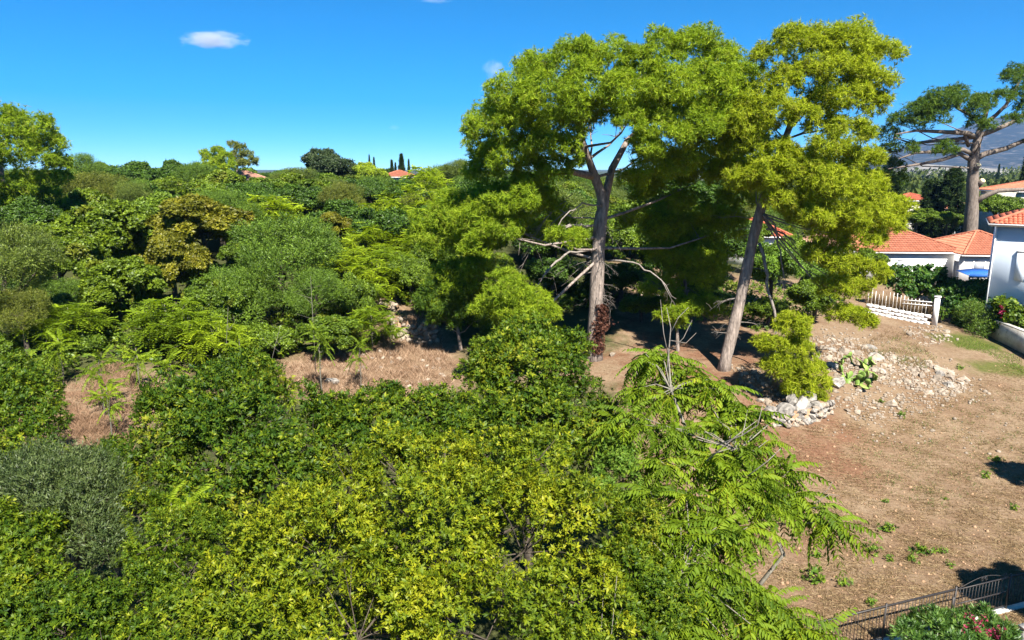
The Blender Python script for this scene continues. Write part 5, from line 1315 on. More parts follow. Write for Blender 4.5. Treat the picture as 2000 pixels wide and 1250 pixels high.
def ground_cover(name, polys, templates, n, size, mat, label, hi=.7):
    b = MB(); 
    for poly, m in polys:
        g = field_pts(poly, m); keep = np.ones(len(g), bool)
        cl = rng.uniform(0, 1, len(g)) ** 1.6 * hi * (.5 + .5 * np.sin(g[:, 0] * .9) * np.sin(g[:, 1] * 1.1)) + .05
        P = g + np.stack([0 * cl, 0 * cl, cl], -1); k = len(P)
        t = np.stack([np.clip(rng.normal(.5, .2, k), 0, 1), rng.uniform(0, .5, k), 0 * cl], -1)
        scatter(b, templates, P, np.tile((0, 0, 1.), (k, 1)), rng.uniform(.7, 1.2, k) * size, t, rng, .5, .6)
    return tag(b.build(name, M[mat]), label, 'undergrowth', kind='stuff')
ground_cover('undergrowth', [([(-60, 660), (90, 640), (330, 620), (520, 640), (720, 570), (740, 690), (600, 690), (520, 720), (400, 730), (280, 720), (180, 710), (60, 800), (-60, 900)], 2200),
                             ([(-60, 640), (-60, 520), (480, 560), (720, 540), (735, 620), (600, 660), (300, 640)], 1000),
                             ([(760, 560), (900, 540), (960, 640), (860, 640), (790, 600)], 900)], T_BROAD_NEAR, 0, 1.3, 'mid', 'low green undergrowth between the hillside trees', 1.3)
ground_cover('undergrowth', [([(-100, 900), (300, 880), (700, 800), (900, 780), (1250, 780), (1330, 900), (1330, 1250), (-100, 1250)], 900)], T_LAUREL_MID, 0, 1.6, 'laurel_green', 'green undergrowth under the foreground laurels', 1.2)
ground_cover('undergrowth', [([(1020, 640), (1150, 560), (1500, 560), (1650, 600), (1560, 640), (1480, 650), (1360, 600), (1200, 590)], 1800)], T_BROAD_NEAR, 0, 1.3, 'mid', 'shaded undergrowth behind the pine trunks', 1.0)
# distant wood over the plain
def far_wood():
    b = MB(); r = np.random.default_rng(500); n = 1300
    Y = 110 * np.exp(r.uniform(0, 1, n) * math.log(900 / 110)); X = Y * r.uniform(.30, .92, n)
    Z = h_raw(X, Y); rad = r.uniform(1.6, 3.4, n) * (1 + Y / 700)
    k = 24
    d = unit(r.normal(size=(n, k, 3))); d[..., 2] = abs(d[..., 2])
    P = np.stack([X, Y, Z + rad * .5], -1)[:, None] + d * rad[:, None, None] * r.uniform(.6, 1, (n, k, 1))
    S = np.repeat(rad * 2.6, k) * r.uniform(.6, 1.2, n * k)
    t = np.repeat(np.clip(r.normal(.5, .3, n), 0, 1), k) + r.normal(0, .12, n * k)
    tv, tf, tt = T_BROAD[0]
    scatter(b, [(tv[:4], [tf[0][:1]], tt[:4])], P.reshape(-1, 3), d.reshape(-1, 3), S, np.stack([t, 0 * t, 0 * t], -1), r, .3, .4)
    return tag(b.build('distant_woodland', M['far_green']), 'distant green scrub and groves covering the plain', 'woodland', kind='stuff')
far_wood()

# ------------------------------------------------------------------ small weeds on the field
def weed_mesh(seed):
    r = np.random.default_rng(seed); b = MB(); n = 22
    P = r.normal(0, .11, (n, 3)); P[:, 2] = abs(P[:, 2]) * 1.2 + .03
    scatter(b, T_WEED, P, P + np.array([0, 0, .12]), r.uniform(.7, 1.2, n), np.stack([r.uniform(0, 1, n), 0 * P[:, 0], 0 * P[:, 0]], -1), r, .2, .4)
    return b.mesh('weed', M['weed'])
WEED = [weed_mesh(510 + i) for i in range(3)]
for i, (px, py, s, lab) in enumerate([
    (1732, 1045, 1.1, 'dark green weed alone in middle of the lower field'), (1594, 1137, 1.3, 'wide green weed left of centre on the lower field'), (1647, 1145, .8, 'small round weed right of the wide green weed'), (1800, 1086, 1.2, 'largest green weed on the right of the field'),
    (1780, 1096, .7, 'small weed touching the left of the largest field weed'), (1703, 1082, 1.0, 'yellowish weed under the ailanthus branch tip'), (1595, 1090, .7, 'small weed under the hanging ailanthus leaves'), (1738, 1096, .6, 'tiny yellow weed in the middle of the field'),
    (1838, 1082, .6, 'tiny weed right of the largest field weed'), (1570, 1136, .5, 'tiny weed left of the wide green weed'), (1700, 1184, .7, 'low weed just behind the iron fence'), (1855, 1112, .5, 'tiny grey weed above the iron gate'), (1945, 905, .9, 'flat green weed near the right shadow'),
    (1925, 938, .8, 'green weed in the right tree shadow'), (1728, 985, .5, 'tiny bright weed in the field middle'), (1720, 790, .7, 'small bright weed below the rubble'), (1760, 815, .8, 'low green weed in front of the pinkish boulder'), (1875, 722, .8, 'grey weed at the right tip of the rubble'), (1845, 980, .4, 'tiny weed right of the field middle'), (1980, 1000, .6, 'small yellow weed at the right edge of the field')]):
    p = ground_at(px, py)[0]; o = empty('weed', p, lab, 'weed', 'small weeds on the bare field', i, s); link('leaves', WEED[i % 3], o)

# ------------------------------------------------------------------ prickly pear
def prickly_pear(px, py, label, n, seed, size):
    p0 = ground_at(px, py)[0]; root = empty('prickly_pear', p0, label, 'cactus'); r = np.random.default_rng(seed)
    def pad(p, d, L_, a):
        k = 12; ang = np.arange(k) / k * 6.283; d = unit(d); s = unit(np.array([math.cos(a), math.sin(a), 0]) - d * (d @ np.array([math.cos(a), math.sin(a), 0]))); nrm = np.cross(d, s)
        ring = [p + d * L_ * (.5 - .5 * math.cos(t)) + s * L_ * .36 * math.sin(t) * (1 - .25 * math.cos(t)) for t in ang]
        c = p + d * L_ * .5; V = np.array([q * .86 + c * .14 + nrm * .028 for q in ring] + ring + [q * .86 + c * .14 - nrm * .028 for q in ring])
        i = np.arange(k); j = (i + 1) % k
        b = MB(); b.add(V, [np.stack([i, j, j + k, i + k], -1), np.stack([i + k, j + k, j + 2 * k, i + 2 * k], -1), np.array([i[::-1]]), np.array([i + 2 * k])], (r.uniform(.2, .9), 0.01, 0))
        b.build('pad', M['cactus'], root)
        return p + d * L_ * .95
    tips = [np.array([r.normal() * .55 * size, r.normal() * .4 * size, 0]) for _ in range(n // 2)]; lvl = [0] * len(tips)
    made = 0
    while made < n:
        i = int(r.integers(0, len(tips)))
        if lvl[i] >= 3: continue
        lvl[i] += 1; d = np.array([r.normal() * .8, r.normal() * .7, r.uniform(.4, 1.0)])
        tips[i] = pad(tips[i] - (0, 0, .03), d, r.uniform(.36, .52) * size, r.uniform(0, 3.14)); made += 1
        if r.random() < .45: tips.append(tips[i].copy()); lvl.append(lvl[i])
prickly_pear(1668, 752, 'larger prickly pear with pale green pads beside the boulder', 46, 520, 1.0)
prickly_pear(1690, 722, 'smaller prickly pear higher on the rubble', 22, 521, .9)
prickly_pear(1640, 712, 'thin prickly pear behind the larger one', 12, 522, .8)

# ------------------------------------------------------------------ houses
def roof_plane(b, e0, e1, r0, r1, pitch=.26, rowl=.42, amp=.055):
    """barrel tiles over the quad eave e0-e1, ridge r0-r1"""
    e0, e1, r0, r1 = (np.asarray(v, float) for v in (e0, e1, r0, r1))
    ax = unit(e1 - e0); W = np.linalg.norm(e1 - e0)
    up = (r0 + r1) / 2 - (e0 + e1) / 2; up = unit(up - ax * (up @ ax)); nrm = unit(np.cross(ax, up))
    if nrm[2] < 0: nrm = -nrm
    Ht = (r0 - e0) @ up; a0 = (r0 - e0) @ ax; a1 = W - (r1 - e0) @ ax
    n = max(2, int(W / pitch)); pw = W / n
    arc = np.array([[-.5, 0.], [-.36, .8], [0, 1.2], [.36, .8], [.5, 0]])
    for i in range(n):
        s = (i + .5) * pw
        hmax = Ht
        if a0 > 1e-3 and s < a0: hmax = min(hmax, Ht * s / a0)
        if a1 > 1e-3 and W - s < a1: hmax = min(hmax, Ht * (W - s) / a1)
        rows = max(1, int(math.ceil(hmax / rowl)))
        for k in range(rows):
            y0 = k * rowl; y1 = min((k + 1) * rowl + .06, hmax)
            if y1 - y0 < .05: continue
            V = []
            for yy, lift in ((y0, .035), (y1, .0)):
                for u, v in arc: V.append(e0 + ax * (s + u * pw) + up * yy + nrm * (v * amp + lift + .01))
            i_ = np.arange(4)
            b.add(np.array(V), [np.stack([i_, i_ + 1, i_ + 6, i_ + 5], -1), np.array([[0, 1, 2, 3, 4]])])
def house(name, label, cx, cy, z0, rz, L_, W, wall_h, roof_h, over=.5, wall='white_wall', tile='tile', group=None, windows=(), cat='house', fine=True, ridge_in=None):
    root = empty(name, (cx, cy, z0), label, cat, group, rz)
    b = MB(); b.box((0, 0, wall_h / 2 - .25), (L_, W, wall_h + .5)); b.build('wall', M[wall], root)
    a, c = L_ / 2 + over, W / 2 + over; rdg = max(a - c, .15) if ridge_in is None else ridge_in
    E = [np.array([sx * a, sy * c, wall_h]) for sx, sy in ((-1, -1), (1, -1), (1, 1), (-1, 1))]
    R0, R1 = np.array([-rdg, 0, wall_h + roof_h]), np.array([rdg, 0, wall_h + roof_h])
    rb = MB(); V = np.array(E + [R0, R1] + [e - (0, 0, .10) for e in E])
    rb.add(V, [np.array([[0, 1, 5, 4], [2, 3, 4, 5], [0, 6, 7, 1], [1, 7, 8, 2], [2, 8, 9, 3], [3, 9, 6, 0], [6, 9, 8, 7]]), np.array([[1, 2, 5], [3, 0, 4]])])
    ro = rb.build('roof', M[tile], root)
    tb = MB()
    roof_plane(tb, E[0], E[1], R0, R1); roof_plane(tb, E[1], E[2], R1, R1); roof_plane(tb, E[2], E[3], R1, R0); roof_plane(tb, E[3], E[0], R0, R0)
    tag(tb.build('roof_tiles', M[tile], ro), kind='stuff')
    hb = MB()
    for p, q in ((E[0], R0), (E[3], R0), (E[1], R1), (E[2], R1), (R0, R1)):
        p = np.asarray(p) + (0, 0, .09); q = np.asarray(q) + (0, 0, .09); m_ = max(2, int(np.linalg.norm(q - p) / .4)); s = np.linspace(0, 1, m_ * 2)
        hb.tube(p + (q - p) * s[:, None], np.where(np.arange(m_ * 2) % 2, .095, .115), 6)
    hb.build('ridge_tiles', M[tile], ro)
    gb = MB()
    for p, q in ((E[0], E[1]), (E[1], E[2]), (E[2], E[3]), (E[3], E[0])):
        d = unit(q - p); o_ = np.array([d[1], -d[0], 0]) * .05
        gb.tube([p + o_ - (0, 0, .08), q + o_ - (0, 0, .08)], .07, 6)
    gb.build('gutter', M['gutter'], ro)
    for (face, u, zc, w, h_, kind) in windows:       # face: f front, l left, r right
        wr = 0 if face in 'fb' else math.pi / 2
        p = {'f': (u, -W / 2, zc), 'l': (-L_ / 2, u, zc), 'r': (L_ / 2, u, zc), 'b': (u, W / 2, zc)}[face]; out = {'f': (0, -1), 'l': (-1, 0), 'r': (1, 0), 'b': (0, 1)}[face]
        fr = MB(); t = .07; off = np.array([out[0], out[1], 0])
        P0 = np.array(p, float); ax = np.array([1, 0, 0]) if face in 'fb' else np.array([0, 1, 0])
        for s_ in (-1, 1): fr.box(P0 + ax * s_ * (w / 2 - t / 2) + off * .03, (t, .07, h_), wr)
        for s_ in (-1, 1): fr.box(P0 + np.array([0, 0, s_ * (h_ / 2 - t / 2)]) + off * .028, (w - 2 * t, .066, t), wr)
        fo = fr.build('window' if kind != 'door' else 'door', M['frame_white'], root)
        gl = MB().box(P0 + off * .012, (w - 2 * t, .02, h_ - 2 * t), wr); gl.build('pane', M['glass' if kind != 'shut' else 'shutter_grey'], fo)
        if kind == 'sill' or kind == 'lintel':
            MB().box(P0 + off * .07 + np.array([0, 0, h_ / 2 + .09]), (w + .5, .16, .12), wr).build('lintel', M['frame_white'], fo)
            MB().box(P0 + off * .07 - np.array([0, 0, h_ / 2 + .05]), (w + .3, .16, .08), wr).build('sill', M['frame_white'], fo)
    return root
# long low white house
c0 = at(1700, 490, 66); c1 = at(1862, 493, 65.5)
hx = (c0[0] + c1[0]) / 2 + .4; z0 = 2.0
lowh = house('white_house', 'long low white house with terracotta hip roof behind the vine hedge', hx, 70.2, z0, R(-3), 9.2, 8.0, 3.05, 1.75, .32, windows=[('f', -.6, 1.55, 1.3, 1.5, 'shut')])
# projecting wing of the same house, built as a part
wg = house('wing', None, hx + 7.2, 68.4, z0, R(-3), 6.6, 8.6, 3.0, 1.72, .32, windows=[('l', -3.2, 1.2, .9, 2.2, 'shut'), ('f', -2.0, 1.9, 1.1, 1.2, 'shut')])
del wg['category']; wg.parent = lowh; wg.matrix_parent_inverse = lowh.matrix_basis.inverted()
MB().tube([(2.2, -4.48, .3), (2.2, -4.48, 3.0)], .05, 6).build('downpipe', M['gutter'], wg)
MB().tube([(2.9, -4.75, 2.9), (2.9, -4.75, 3.9)], .04, 6).build('vent_pipe', M['gutter'], wg)
lw = house('annexe', None, hx - 6.3, 71.2, z0, R(-3), 5.0, 6.0, 2.85, 1.35, .4, wall='white_wall', tile='tile_pale', windows=[('f', .2, 1.4, 1.0, 1.2, 'shut')])
del lw['category']; lw.parent = lowh; lw.matrix_parent_inverse = lowh.matrix_basis.inverted()
# blue canopy beside the wing
cpx = at(1885, 545, 60); cn = empty('canopy', (cpx[0] + 1.2, 60, float(H(cpx[0], 60))), 'bright blue canvas canopy in front of the low white house', 'canopy')
zc = at(1900, 533, 60)[2] - float(H(cpx[0], 60))
b = MB(); s = np.linspace(-1.5, 1.9, 9); V = []
for x in s:
    for y in (-.9, .9): V.append((x, y, zc + .16 * math.sin((x + 1.5) * .9) + (.10 if y > 0 else -.08)))
V = np.array(V); V = np.r_[V, V - (0, 0, .03)]; i = np.arange(8) * 2
b.add(V, [np.stack([i, i + 2, i + 3, i + 1], -1), np.stack([i + 18, i + 19, i + 21, i + 20], -1), np.stack([i, i + 18, i + 20, i + 2], -1), np.stack([i + 1, i + 3, i + 21, i + 19], -1)])
b.box((.2, -.95, zc - .12), (3.4, .03, .32)); b.build('canvas', M['blue_cloth'], cn)
for x, y in ((-1.4, -.8), (1.8, -.8), (-1.4, .8), (1.8, .8)): MB().tube([(x, y, 0), (x, y, zc)], .03, 6).build('post', M['gutter'], cn)
# pale blue two storey house at the right edge
pc = at(1937, 500, 50)
bh = empty('blue_house', (pc[0] + .15, 50, 1.3), 'pale blue two storey house at the right picture edge', 'house', rz=R(-32))
ez = at(1937, 441, 50)[2] - 1.3
MB().box((5, 3.0, ez / 2 - .3), (10, 6, ez + .6)).build('wall', M['blue_wall'], bh)
b = MB(); b.box((5, 3.0, ez + .04), (10.9, 6.9, .14)); slab = b.build('eave', M['white_paint'], bh)
rb = MB(); E = [np.array(v, float) for v in ((-.5, -.5, ez + .12), (10.5, -.5, ez + .12), (10.5, 6.5, ez + .12), (-.5, 6.5, ez + .12))]; R0 = np.array((3., 3., ez + 1.5)); R1 = np.array((7., 3., ez + 1.5))
rb.add(np.array(E + [R0, R1]), [np.array([[0, 1, 5, 4], [2, 3, 4, 5], [0, 3, 2, 1]]), np.array([[1, 2, 5], [3, 0, 4]])]); ro = rb.build('roof', M['tile_red'], bh)
# its tiles one by one on the faces in view
arc = np.array([[-.5, 0.], [-.38, .75], [0, 1.15], [.38, .75], [.5, 0]])
def tile_mesh():
    V = [];
    for yy, lift in ((0, .05), (.46, .0)):
        for u, v in arc: V.append((u * .26, yy, v * .075 + lift))
    for yy, lift in ((0, .03), (.46, -.02)):
        for u, v in arc: V.append((u * .26 * .86, yy, v * .075 * .86 + lift - .01))
    i = np.arange(4); b = MB(); b.add(np.array(V), [np.stack([i, i + 1, i + 6, i + 5], -1), np.stack([i, i + 10, i + 11, i + 1], -1), np.stack([i + 10, i + 15, i + 16, i + 11], -1)])
    return b.mesh('tile', M['tile_red'])
TM = tile_mesh()
def lay_tiles(e0, e1, r0, r1, nmax):
    e0, e1, r0, r1 = (np.asarray(v, float) for v in (e0, e1, r0, r1)); ax = unit(e1 - e0); W = np.linalg.norm(e1 - e0)
    up = (r0 + r1) / 2 - (e0 + e1) / 2; up = unit(up - ax * (up @ ax)); nrm = np.cross(ax, up); Ht = (r0 - e0) @ up; a0 = (r0 - e0) @ ax; a1 = W - (r1 - e0) @ ax
    Mx = Matrix((ax, up, nrm)).transposed().to_euler(); n = 0
    for k in range(int(Ht / .4)):
        for i in range(int(W / .26)):
            s = (i + .5) * .26; y = k * .4 - .05
            if s < a0 * (y + .2) / Ht or W - s < a1 * (y + .2) / Ht or n >= nmax: continue
            o = link('tile', TM, ro); o.location = e0 + ax * s + up * y + nrm * .02; o.rotation_euler = (Mx.x + rng.normal() * .01, Mx.y, Mx.z + rng.normal() * .012); n += 1
lay_tiles(E[3], E[0], R0, R0, 140); lay_tiles(E[0], E[1], R0, R1, 150)
hb = MB(); s = np.linspace(0, 1, 24); hb.tube(E[0] + (R0 - E[0]) * s[:, None] + (0, 0, .12), np.where(np.arange(24) % 2, .10, .125), 6); hb.build('ridge_tiles', M['tile'], ro)
gb = MB(); gb.tube([E[3] - (.06, 0, .02), E[0] - (.06, .06, .02), E[1] - (0, .06, .02)], .07, 6); gb.build('gutter', M['gutter'], bh)
wz = at(1995, 515, 50)[2] - 1.3
fr = MB()
for s_ in (-1, 1): fr.box((2.75 + s_ * .55, -.03, wz), (.09, .08, 1.35))
fr.box((2.75, -.03, wz + .72), (1.19, .08, .09)); fr.box((2.75, -.03, wz - .72), (1.19, .08, .09)); fo = fr.build('window', M['frame_white'], bh)
MB().box((2.75, -.015, wz), (1.0, .03, 1.34)).build('pane', M['glass'], fo)
MB().box((2.3, -.10, wz + .95), (2.0, .22, .14)).build('lintel', M['white_paint'], fo); MB().box((2.75, -.08, wz - .83), (1.4, .18, .09)).build('sill', M['white_paint'], fo)
MB().box((1.6, -.10, wz - .1), (.55, .24, 1.9)).build('pilaster', M['blue_wall'], bh)
MB().tube([(-.06, -.06, 0), (-.06, -.06, ez)], .05, 6).build('downpipe', M['gutter'], bh)
# far houses
def hip_at(px, py_e, Y, L_, W, rh, label, tile='tile', rz=0., wall='white_wall', wh=None):
    c = at(px, py_e, Y); g = float(H(c[0], c[1])); wh = wh or max(2.2, c[2] - g)
    return house('house', label, c[0], c[1], c[2] - wh, rz, L_, W, wh, rh, .4, wall, tile, 'far houses', windows=[('f', -L_ * .22, wh * .6, 1.0, 1.1, 'pane'), ('f', L_ * .22, wh * .6, 1.0, 1.1, 'pane')])
h1 = hip_at(480, 350, 128, 7.0, 6.5, 1.35, 'pale roofed house with white chimney half hidden in hillside trees', 'tile_pale', R(20))
wh = h1.children[0].dimensions[2] - .5
ch = MB(); ch.box((.9, -.4, wh + 1.15), (.62, .62, 1.5)); cho = ch.build('chimney', M['white_paint'], [c for c in h1.children if c.name.startswith('roof')][0])
ch = MB(); ch.box((.9, -.4, wh + 1.95), (.9, .9, .14)); ch.box((.9, -.4, wh + 2.14), (.55, .55, .22)); ch.build('chimney_cap', M['white_paint'], [c for c in h1.children if c.name.startswith('roof')][0])
dp = at(437, 344, 126)
b = MB(); a = np.arange(14) / 14 * 6.283; V = [np.array([0, -.18, 0])]
for k in (.5, 1.): V += [np.array([.55 * k * math.cos(t), -.18 + .18 * k * k, .55 * k * math.sin(t)]) for t in a]
i = np.arange(14); j = (i + 1) % 14; b.add(np.array(V), [np.stack([0 * i, i + 1, j + 1], -1), np.stack([i + 1, i + 15, j + 15, j + 1], -1)])
ds = empty('satellite_dish', (dp[0], dp[1], float(H(dp[0], dp[1]))), 'small white satellite dish left of the pale roofed house', 'dish')
o = b.build('dish', M['dish'], ds); o.location = (0, 0, dp[2] - H(dp[0], dp[1])); MB().tube([(0, .1, 0), (0, .1, dp[2] - float(H(dp[0], dp[1])))], .05, 6).build('mast', M['gutter'], ds)
h2 = hip_at(780, 345, 138, 6.0, 6.0, 1.1, 'red roofed house with solar panel below the skyline cypresses', 'tile', R(12))
wh = h2.children[0].dimensions[2] - .5
for k in (-1, 1):
    b = MB(); b.add(np.array([(.6 + k * .75 - .68, -1.9, wh + .95), (.6 + k * .75 + .68, -1.9, wh + .95), (.6 + k * .75 + .68, -.9, wh + 1.75), (.6 + k * .75 - .68, -.9, wh + 1.75)]), np.array([[0, 1, 2, 3]]))
    pm = M.setdefault('solar', rough_mat('solar_glass', (.012, .03, .09), (.02, .05, .14), 5, 2, .15, 0, spec=.6)); b.build('solar_panel', pm, [c for c in h2.children if c.name.startswith('roof')][0])
hip_at(1470, 456, 76, 6.0, 6.0, 1.5, 'red roofed house glimpsed between the two tall pine trunks', 'tile_red', R(-8))
hip_at(1882, 408, 104, 4.0, 4.0, .8, 'small red roof seen left of the thick pale trunk', 'tile')
hip_at(1776, 390, 112, 5.0, 5.0, .9, 'red roof sliver behind the dark conifers', 'tile_red', wall='old_wall')
hip_at(2020, 372, 96, 9.0, 8.0, 1.3, 'open red roofed building at the right edge behind the cut limb', 'tile', wall='old_wall')

# ------------------------------------------------------------------ white block wall with pickets
A0 = ground_at(1690, 612)[0]; A1 = ground_at(1817, 634)[0]
d = unit((A1 - A0) * (1, 1, 0)); Lw = np.linalg.norm((A1 - A0)[:2]); ang = math.atan2(d[1], d[0])
bw = empty('block_wall', A0, 'curb of white concrete blocks with white pickets on the field edge', 'wall')
bm_ = MB().box((0, 0, 0), (.422, .22, .256)).mesh('block', M['block']); nb = int(Lw / .43)
zs = np.interp(np.arange(nb), [0, nb - 1], [A0[2], min(A1[2], A0[2])]) - A0[2]
for c_ in range(3):
    for k in range(nb - (c_ == 1)):
        p = d * ((k + .5 + (.5 if c_ % 2 else 0)) * .43); z = float(H(A0[0] + p[0], A0[1] + p[1])) - A0[2]
        o = link('block', bm_, bw); o.location = (p[0] + rng.normal() * .008, p[1] + rng.normal() * .008, z + .05 + c_ * .265); o.rotation_euler = (0, 0, ang + rng.normal() * .012)
nrm = np.array([-d[1], d[0], 0])
for k in range(17):
    p = d * (k / 16 * (Lw - .5) + .1) ; z = float(H(A0[0] + p[0], A0[1] + p[1])) - A0[2]
    hgt = rng.uniform(.7, 1.3) if k < 11 else rng.uniform(.95, 1.1)
    MB().box((p[0], p[1], z + .70 + hgt / 2), (.045 if k % 3 else .03, .03, hgt), ang + rng.normal() * .1).build('picket', M['old_wall'], bw)
for z in (1.40, 1.66):
    a = d * (Lw * .55); e = d * Lw; za = float(H(A0[0] + e[0], A0[1] + e[1])) - A0[2]
    MB().tube([a + (0, 0, z + za) - nrm * .04, e + (0, 0, z + za) - nrm * .04], .03, 5).build('rail', M['white_paint'], bw)
ep = d * (Lw + .25); za = float(H(A0[0] + ep[0], A0[1] + ep[1])) - A0[2]
pb_ = MB(); pb_.box((ep[0], ep[1], za + .95), (.36, .36, 2.2), ang); pb_.build('pillar', M['white_paint'], bw)
MB().box((ep[0], ep[1], za + 2.09), (.44, .44, .08), ang).build('pillar_cap', M['white_paint'], bw)
# dry stalks behind the pickets
n = 2600; q = rng.uniform(0, 1, n); P = A0 + d * (q * Lw)[:, None] + nrm * rng.uniform(.2, 1.6, n)[:, None]; P[:, 2] = H(P[:, 0], P[:, 1]) + rng.uniform(.2, .6, n)
blades('dry_stalks', P, .9, .02, 'straw', 'dry brown stalks standing behind the white pickets', .35, tv=(0, .8))
# whitewashed wall along the right of the field
B0 = ground_at(1925, 652)[0]; B1 = ground_at(2010, 697)[0]; d = unit((B1 - B0) * (1, 1, 0)); Lb = np.linalg.norm((B1 - B0)[:2]) + 4; ang = math.atan2(d[1], d[0])
ww = empty('garden_wall', B0, 'low shaded whitewashed wall along the right side of the field', 'wall')
b = MB(); m_ = d * Lb / 2; b.box((m_[0], m_[1], .35), (Lb, .25, 1.5), ang); b.build('wall', M['old_wall'], ww)
MB().box((m_[0], m_[1], 1.13), (Lb + .02, .33, .07), ang).build('coping', M['old_wall'], ww)

# ------------------------------------------------------------------ vine hedge
def vine(label, lobes_px, n, seed, name='grape_vine', mat='vine', templates=None, cat='vine', size=1., group='vines and shrubs in front of the houses'):
    return laurel(label, lobes_px, 0, None, n, mat, seed, templates or T_VINE, size, name=name, up=.25, group=group, cat=cat, low=-.6, sub=.36)
vine('grape vine arching over the white pickets', [(1752, 538, 23, 55), (1790, 543, 24, 55), (1822, 540, 24, 54.5), (1850, 560, 20, 54), (1770, 566, 18, 54), (1730, 548, 18, 55.5), (1805, 566, 18, 54), (1835, 574, 15, 53.5)], 2600, 600)
vine('grape vine hedge right of the white pillar', [(1870, 570, 24, 53), (1898, 566, 24, 52.4), (1925, 566, 20, 51.6), (1870, 600, 24, 52), (1915, 590, 30, 51), (1945, 590, 24, 50.5), (1885, 630, 22, 51)], 2600, 601)
vine('dark leafy shrub at the foot of the vine hedge', [(1905, 625, 28, 49.5), (1890, 605, 20, 50), (1930, 630, 22, 49), (1910, 650, 18, 48.5)], 1600, 602, 'shrub', 'olive_green', T_OLIVE, 'shrub', .9)
vine('green shrub hanging over the garden wall at the right edge', [(1960, 600, 22, 48.5), (1985, 620, 26, 47.5), (2015, 630, 28, 47), (1955, 635, 18, 48), (1975, 650, 16, 47)], 1900, 603, 'shrub', 'mid', None, 'shrub')
vine('small bright plant at the foot of the white pillar', [(1835, 615, 10, 51.5), (1842, 608, 8, 51.3)], 160, 604, 'shrub', 'weed', T_BROAD_NEAR, 'shrub', .8)
r8 = np.random.default_rng(610); b = MB(); P = at(1957, 612, 47.6) + r8.normal(0, .10, (14, 3)) * (1, 1, 2.5)
scatter(b, T_WEED, P, r8.normal(size=(14, 3)), r8.uniform(.9, 1.4, 14), np.stack([r8.uniform(0, 1, 14)] * 2 + [np.zeros(14)], -1), r8)
c_ = P.mean(0); o = MB(); b.V = [v - c_ for v in b.V]; fo = b.build('flower_cluster', M['flower']); fo.location = c_; tag(fo, 'few pink flowers in the dark hedge by the garden wall', 'flowers')
pts = [at(1812, 640, 53), at(1815, 590, 53), at(1805, 560, 53.4)]
for px, lab in ((1775, 'left prop post under the arching vine'), (1845, 'prop post under the vine beside the white pillar')):
    p = at(px, 600, 54.2); g = float(H(p[0], p[1])); o = MB().tube([(0, 0, -.2), (.03, 0, 1.4), (0, 0, at(px, 545, 54.2)[2] - g)], [.07, .06, .05], 6).build('prop_post', M['bark_dark']); o.location = (p[0], p[1], g); tag(o, lab, 'post', 'vine props')

# ------------------------------------------------------------------ iron fence, oleander, corner wall
F0 = np.array([7.6, 16.27, 0.]); F1 = np.array([17.2, 19.45, 0.]); d = unit(F1 - F0); Lf = np.linalg.norm(F1 - F0); ang = math.atan2(d[1], d[0])
F0[2] = H(F0[0], F0[1])
fe = empty('iron_fence', F0, 'black iron railing fence crossing the lower right corner', 'fence')
def fz(s): return 0.0
gate0, gate1 = 5.15, 7.1
for (s0, s1) in ((0, gate0), (gate1, Lf)):
    for z, t in ((1.08, .045), (.14, .03)):
        m_ = d * (s0 + s1) / 2; MB().box((m_[0], m_[1], z), (s1 - s0, t, t), ang).build('rail', M['iron'], fe)
bar = MB().tube([(0, 0, .155), (0, 0, 1.06)], .009, 5).mesh('bar', M['iron'])
k = .12
while k < Lf:
    if not (gate0 - .05 < k < gate1 + .05):
        o = link('bar', bar, fe); o.location = d * k; o.rotation_euler = (rng.normal() * .006, rng.normal() * .006, 0)
    k += .122
for s_ in (.02, 2.6, gate0 - .07, gate1 + .07, Lf):
    MB().tube([d * s_ + (0, 0, -.3), d * s_ + (0, 0, 1.16)], .03, 8).build('post', M['iron'], fe)
gt = empty('iron_gate', F0 + d * gate0, 'black iron gate with arched scroll top in the railing fence', 'gate')
Lg = gate1 - gate0
for z in (.14, .60, 1.06): m_ = d * Lg / 2; MB().box((m_[0], m_[1], z), (Lg - .06, .03, .03), ang).build('rail', M['iron'], gt)
k = .1
while k < Lg - .05:
    o = link('bar', bar, gt); o.location = d * k; k += .122
s = np.linspace(0, 1, 15)
for h_ in (0,):
    half = np.array([d * (q * Lg / 2) + (0, 0, 1.08 + .20 * math.sin(q * math.pi / 2) ** 1.2) for q in s]); MB().tube(half, .010, 5).build('arch', M['iron'], gt)
    half = np.array([d * (Lg - q * Lg / 2) + (0, 0, 1.08 + .20 * math.sin(q * math.pi / 2) ** 1.2) for q in s]); MB().tube(half, .010, 5).build('arch', M['iron'], gt)
for c_, sg in ((Lg / 2 - .07, 1), (Lg / 2 + .07, -1), (.14, 1), (Lg - .14, -1)):
    th = np.linspace(0, 9, 22); rr = .075 * (1 - th / 11); zc = 1.19 if abs(c_ - Lg / 2) < .1 else 1.15
    MB().tube(np.array([d * (c_ + sg * r_ * math.cos(t)) + (0, 0, zc + r_ * math.sin(t)) for t, r_ in zip(th, rr)]), .008, 4).build('scroll', M['iron'], gt)
MB().tube([d * -.12 + (0, 0, .1), d * -.12 + (0, 0, .85)], .035, 8).build('gate_stop', M['iron'], gt)
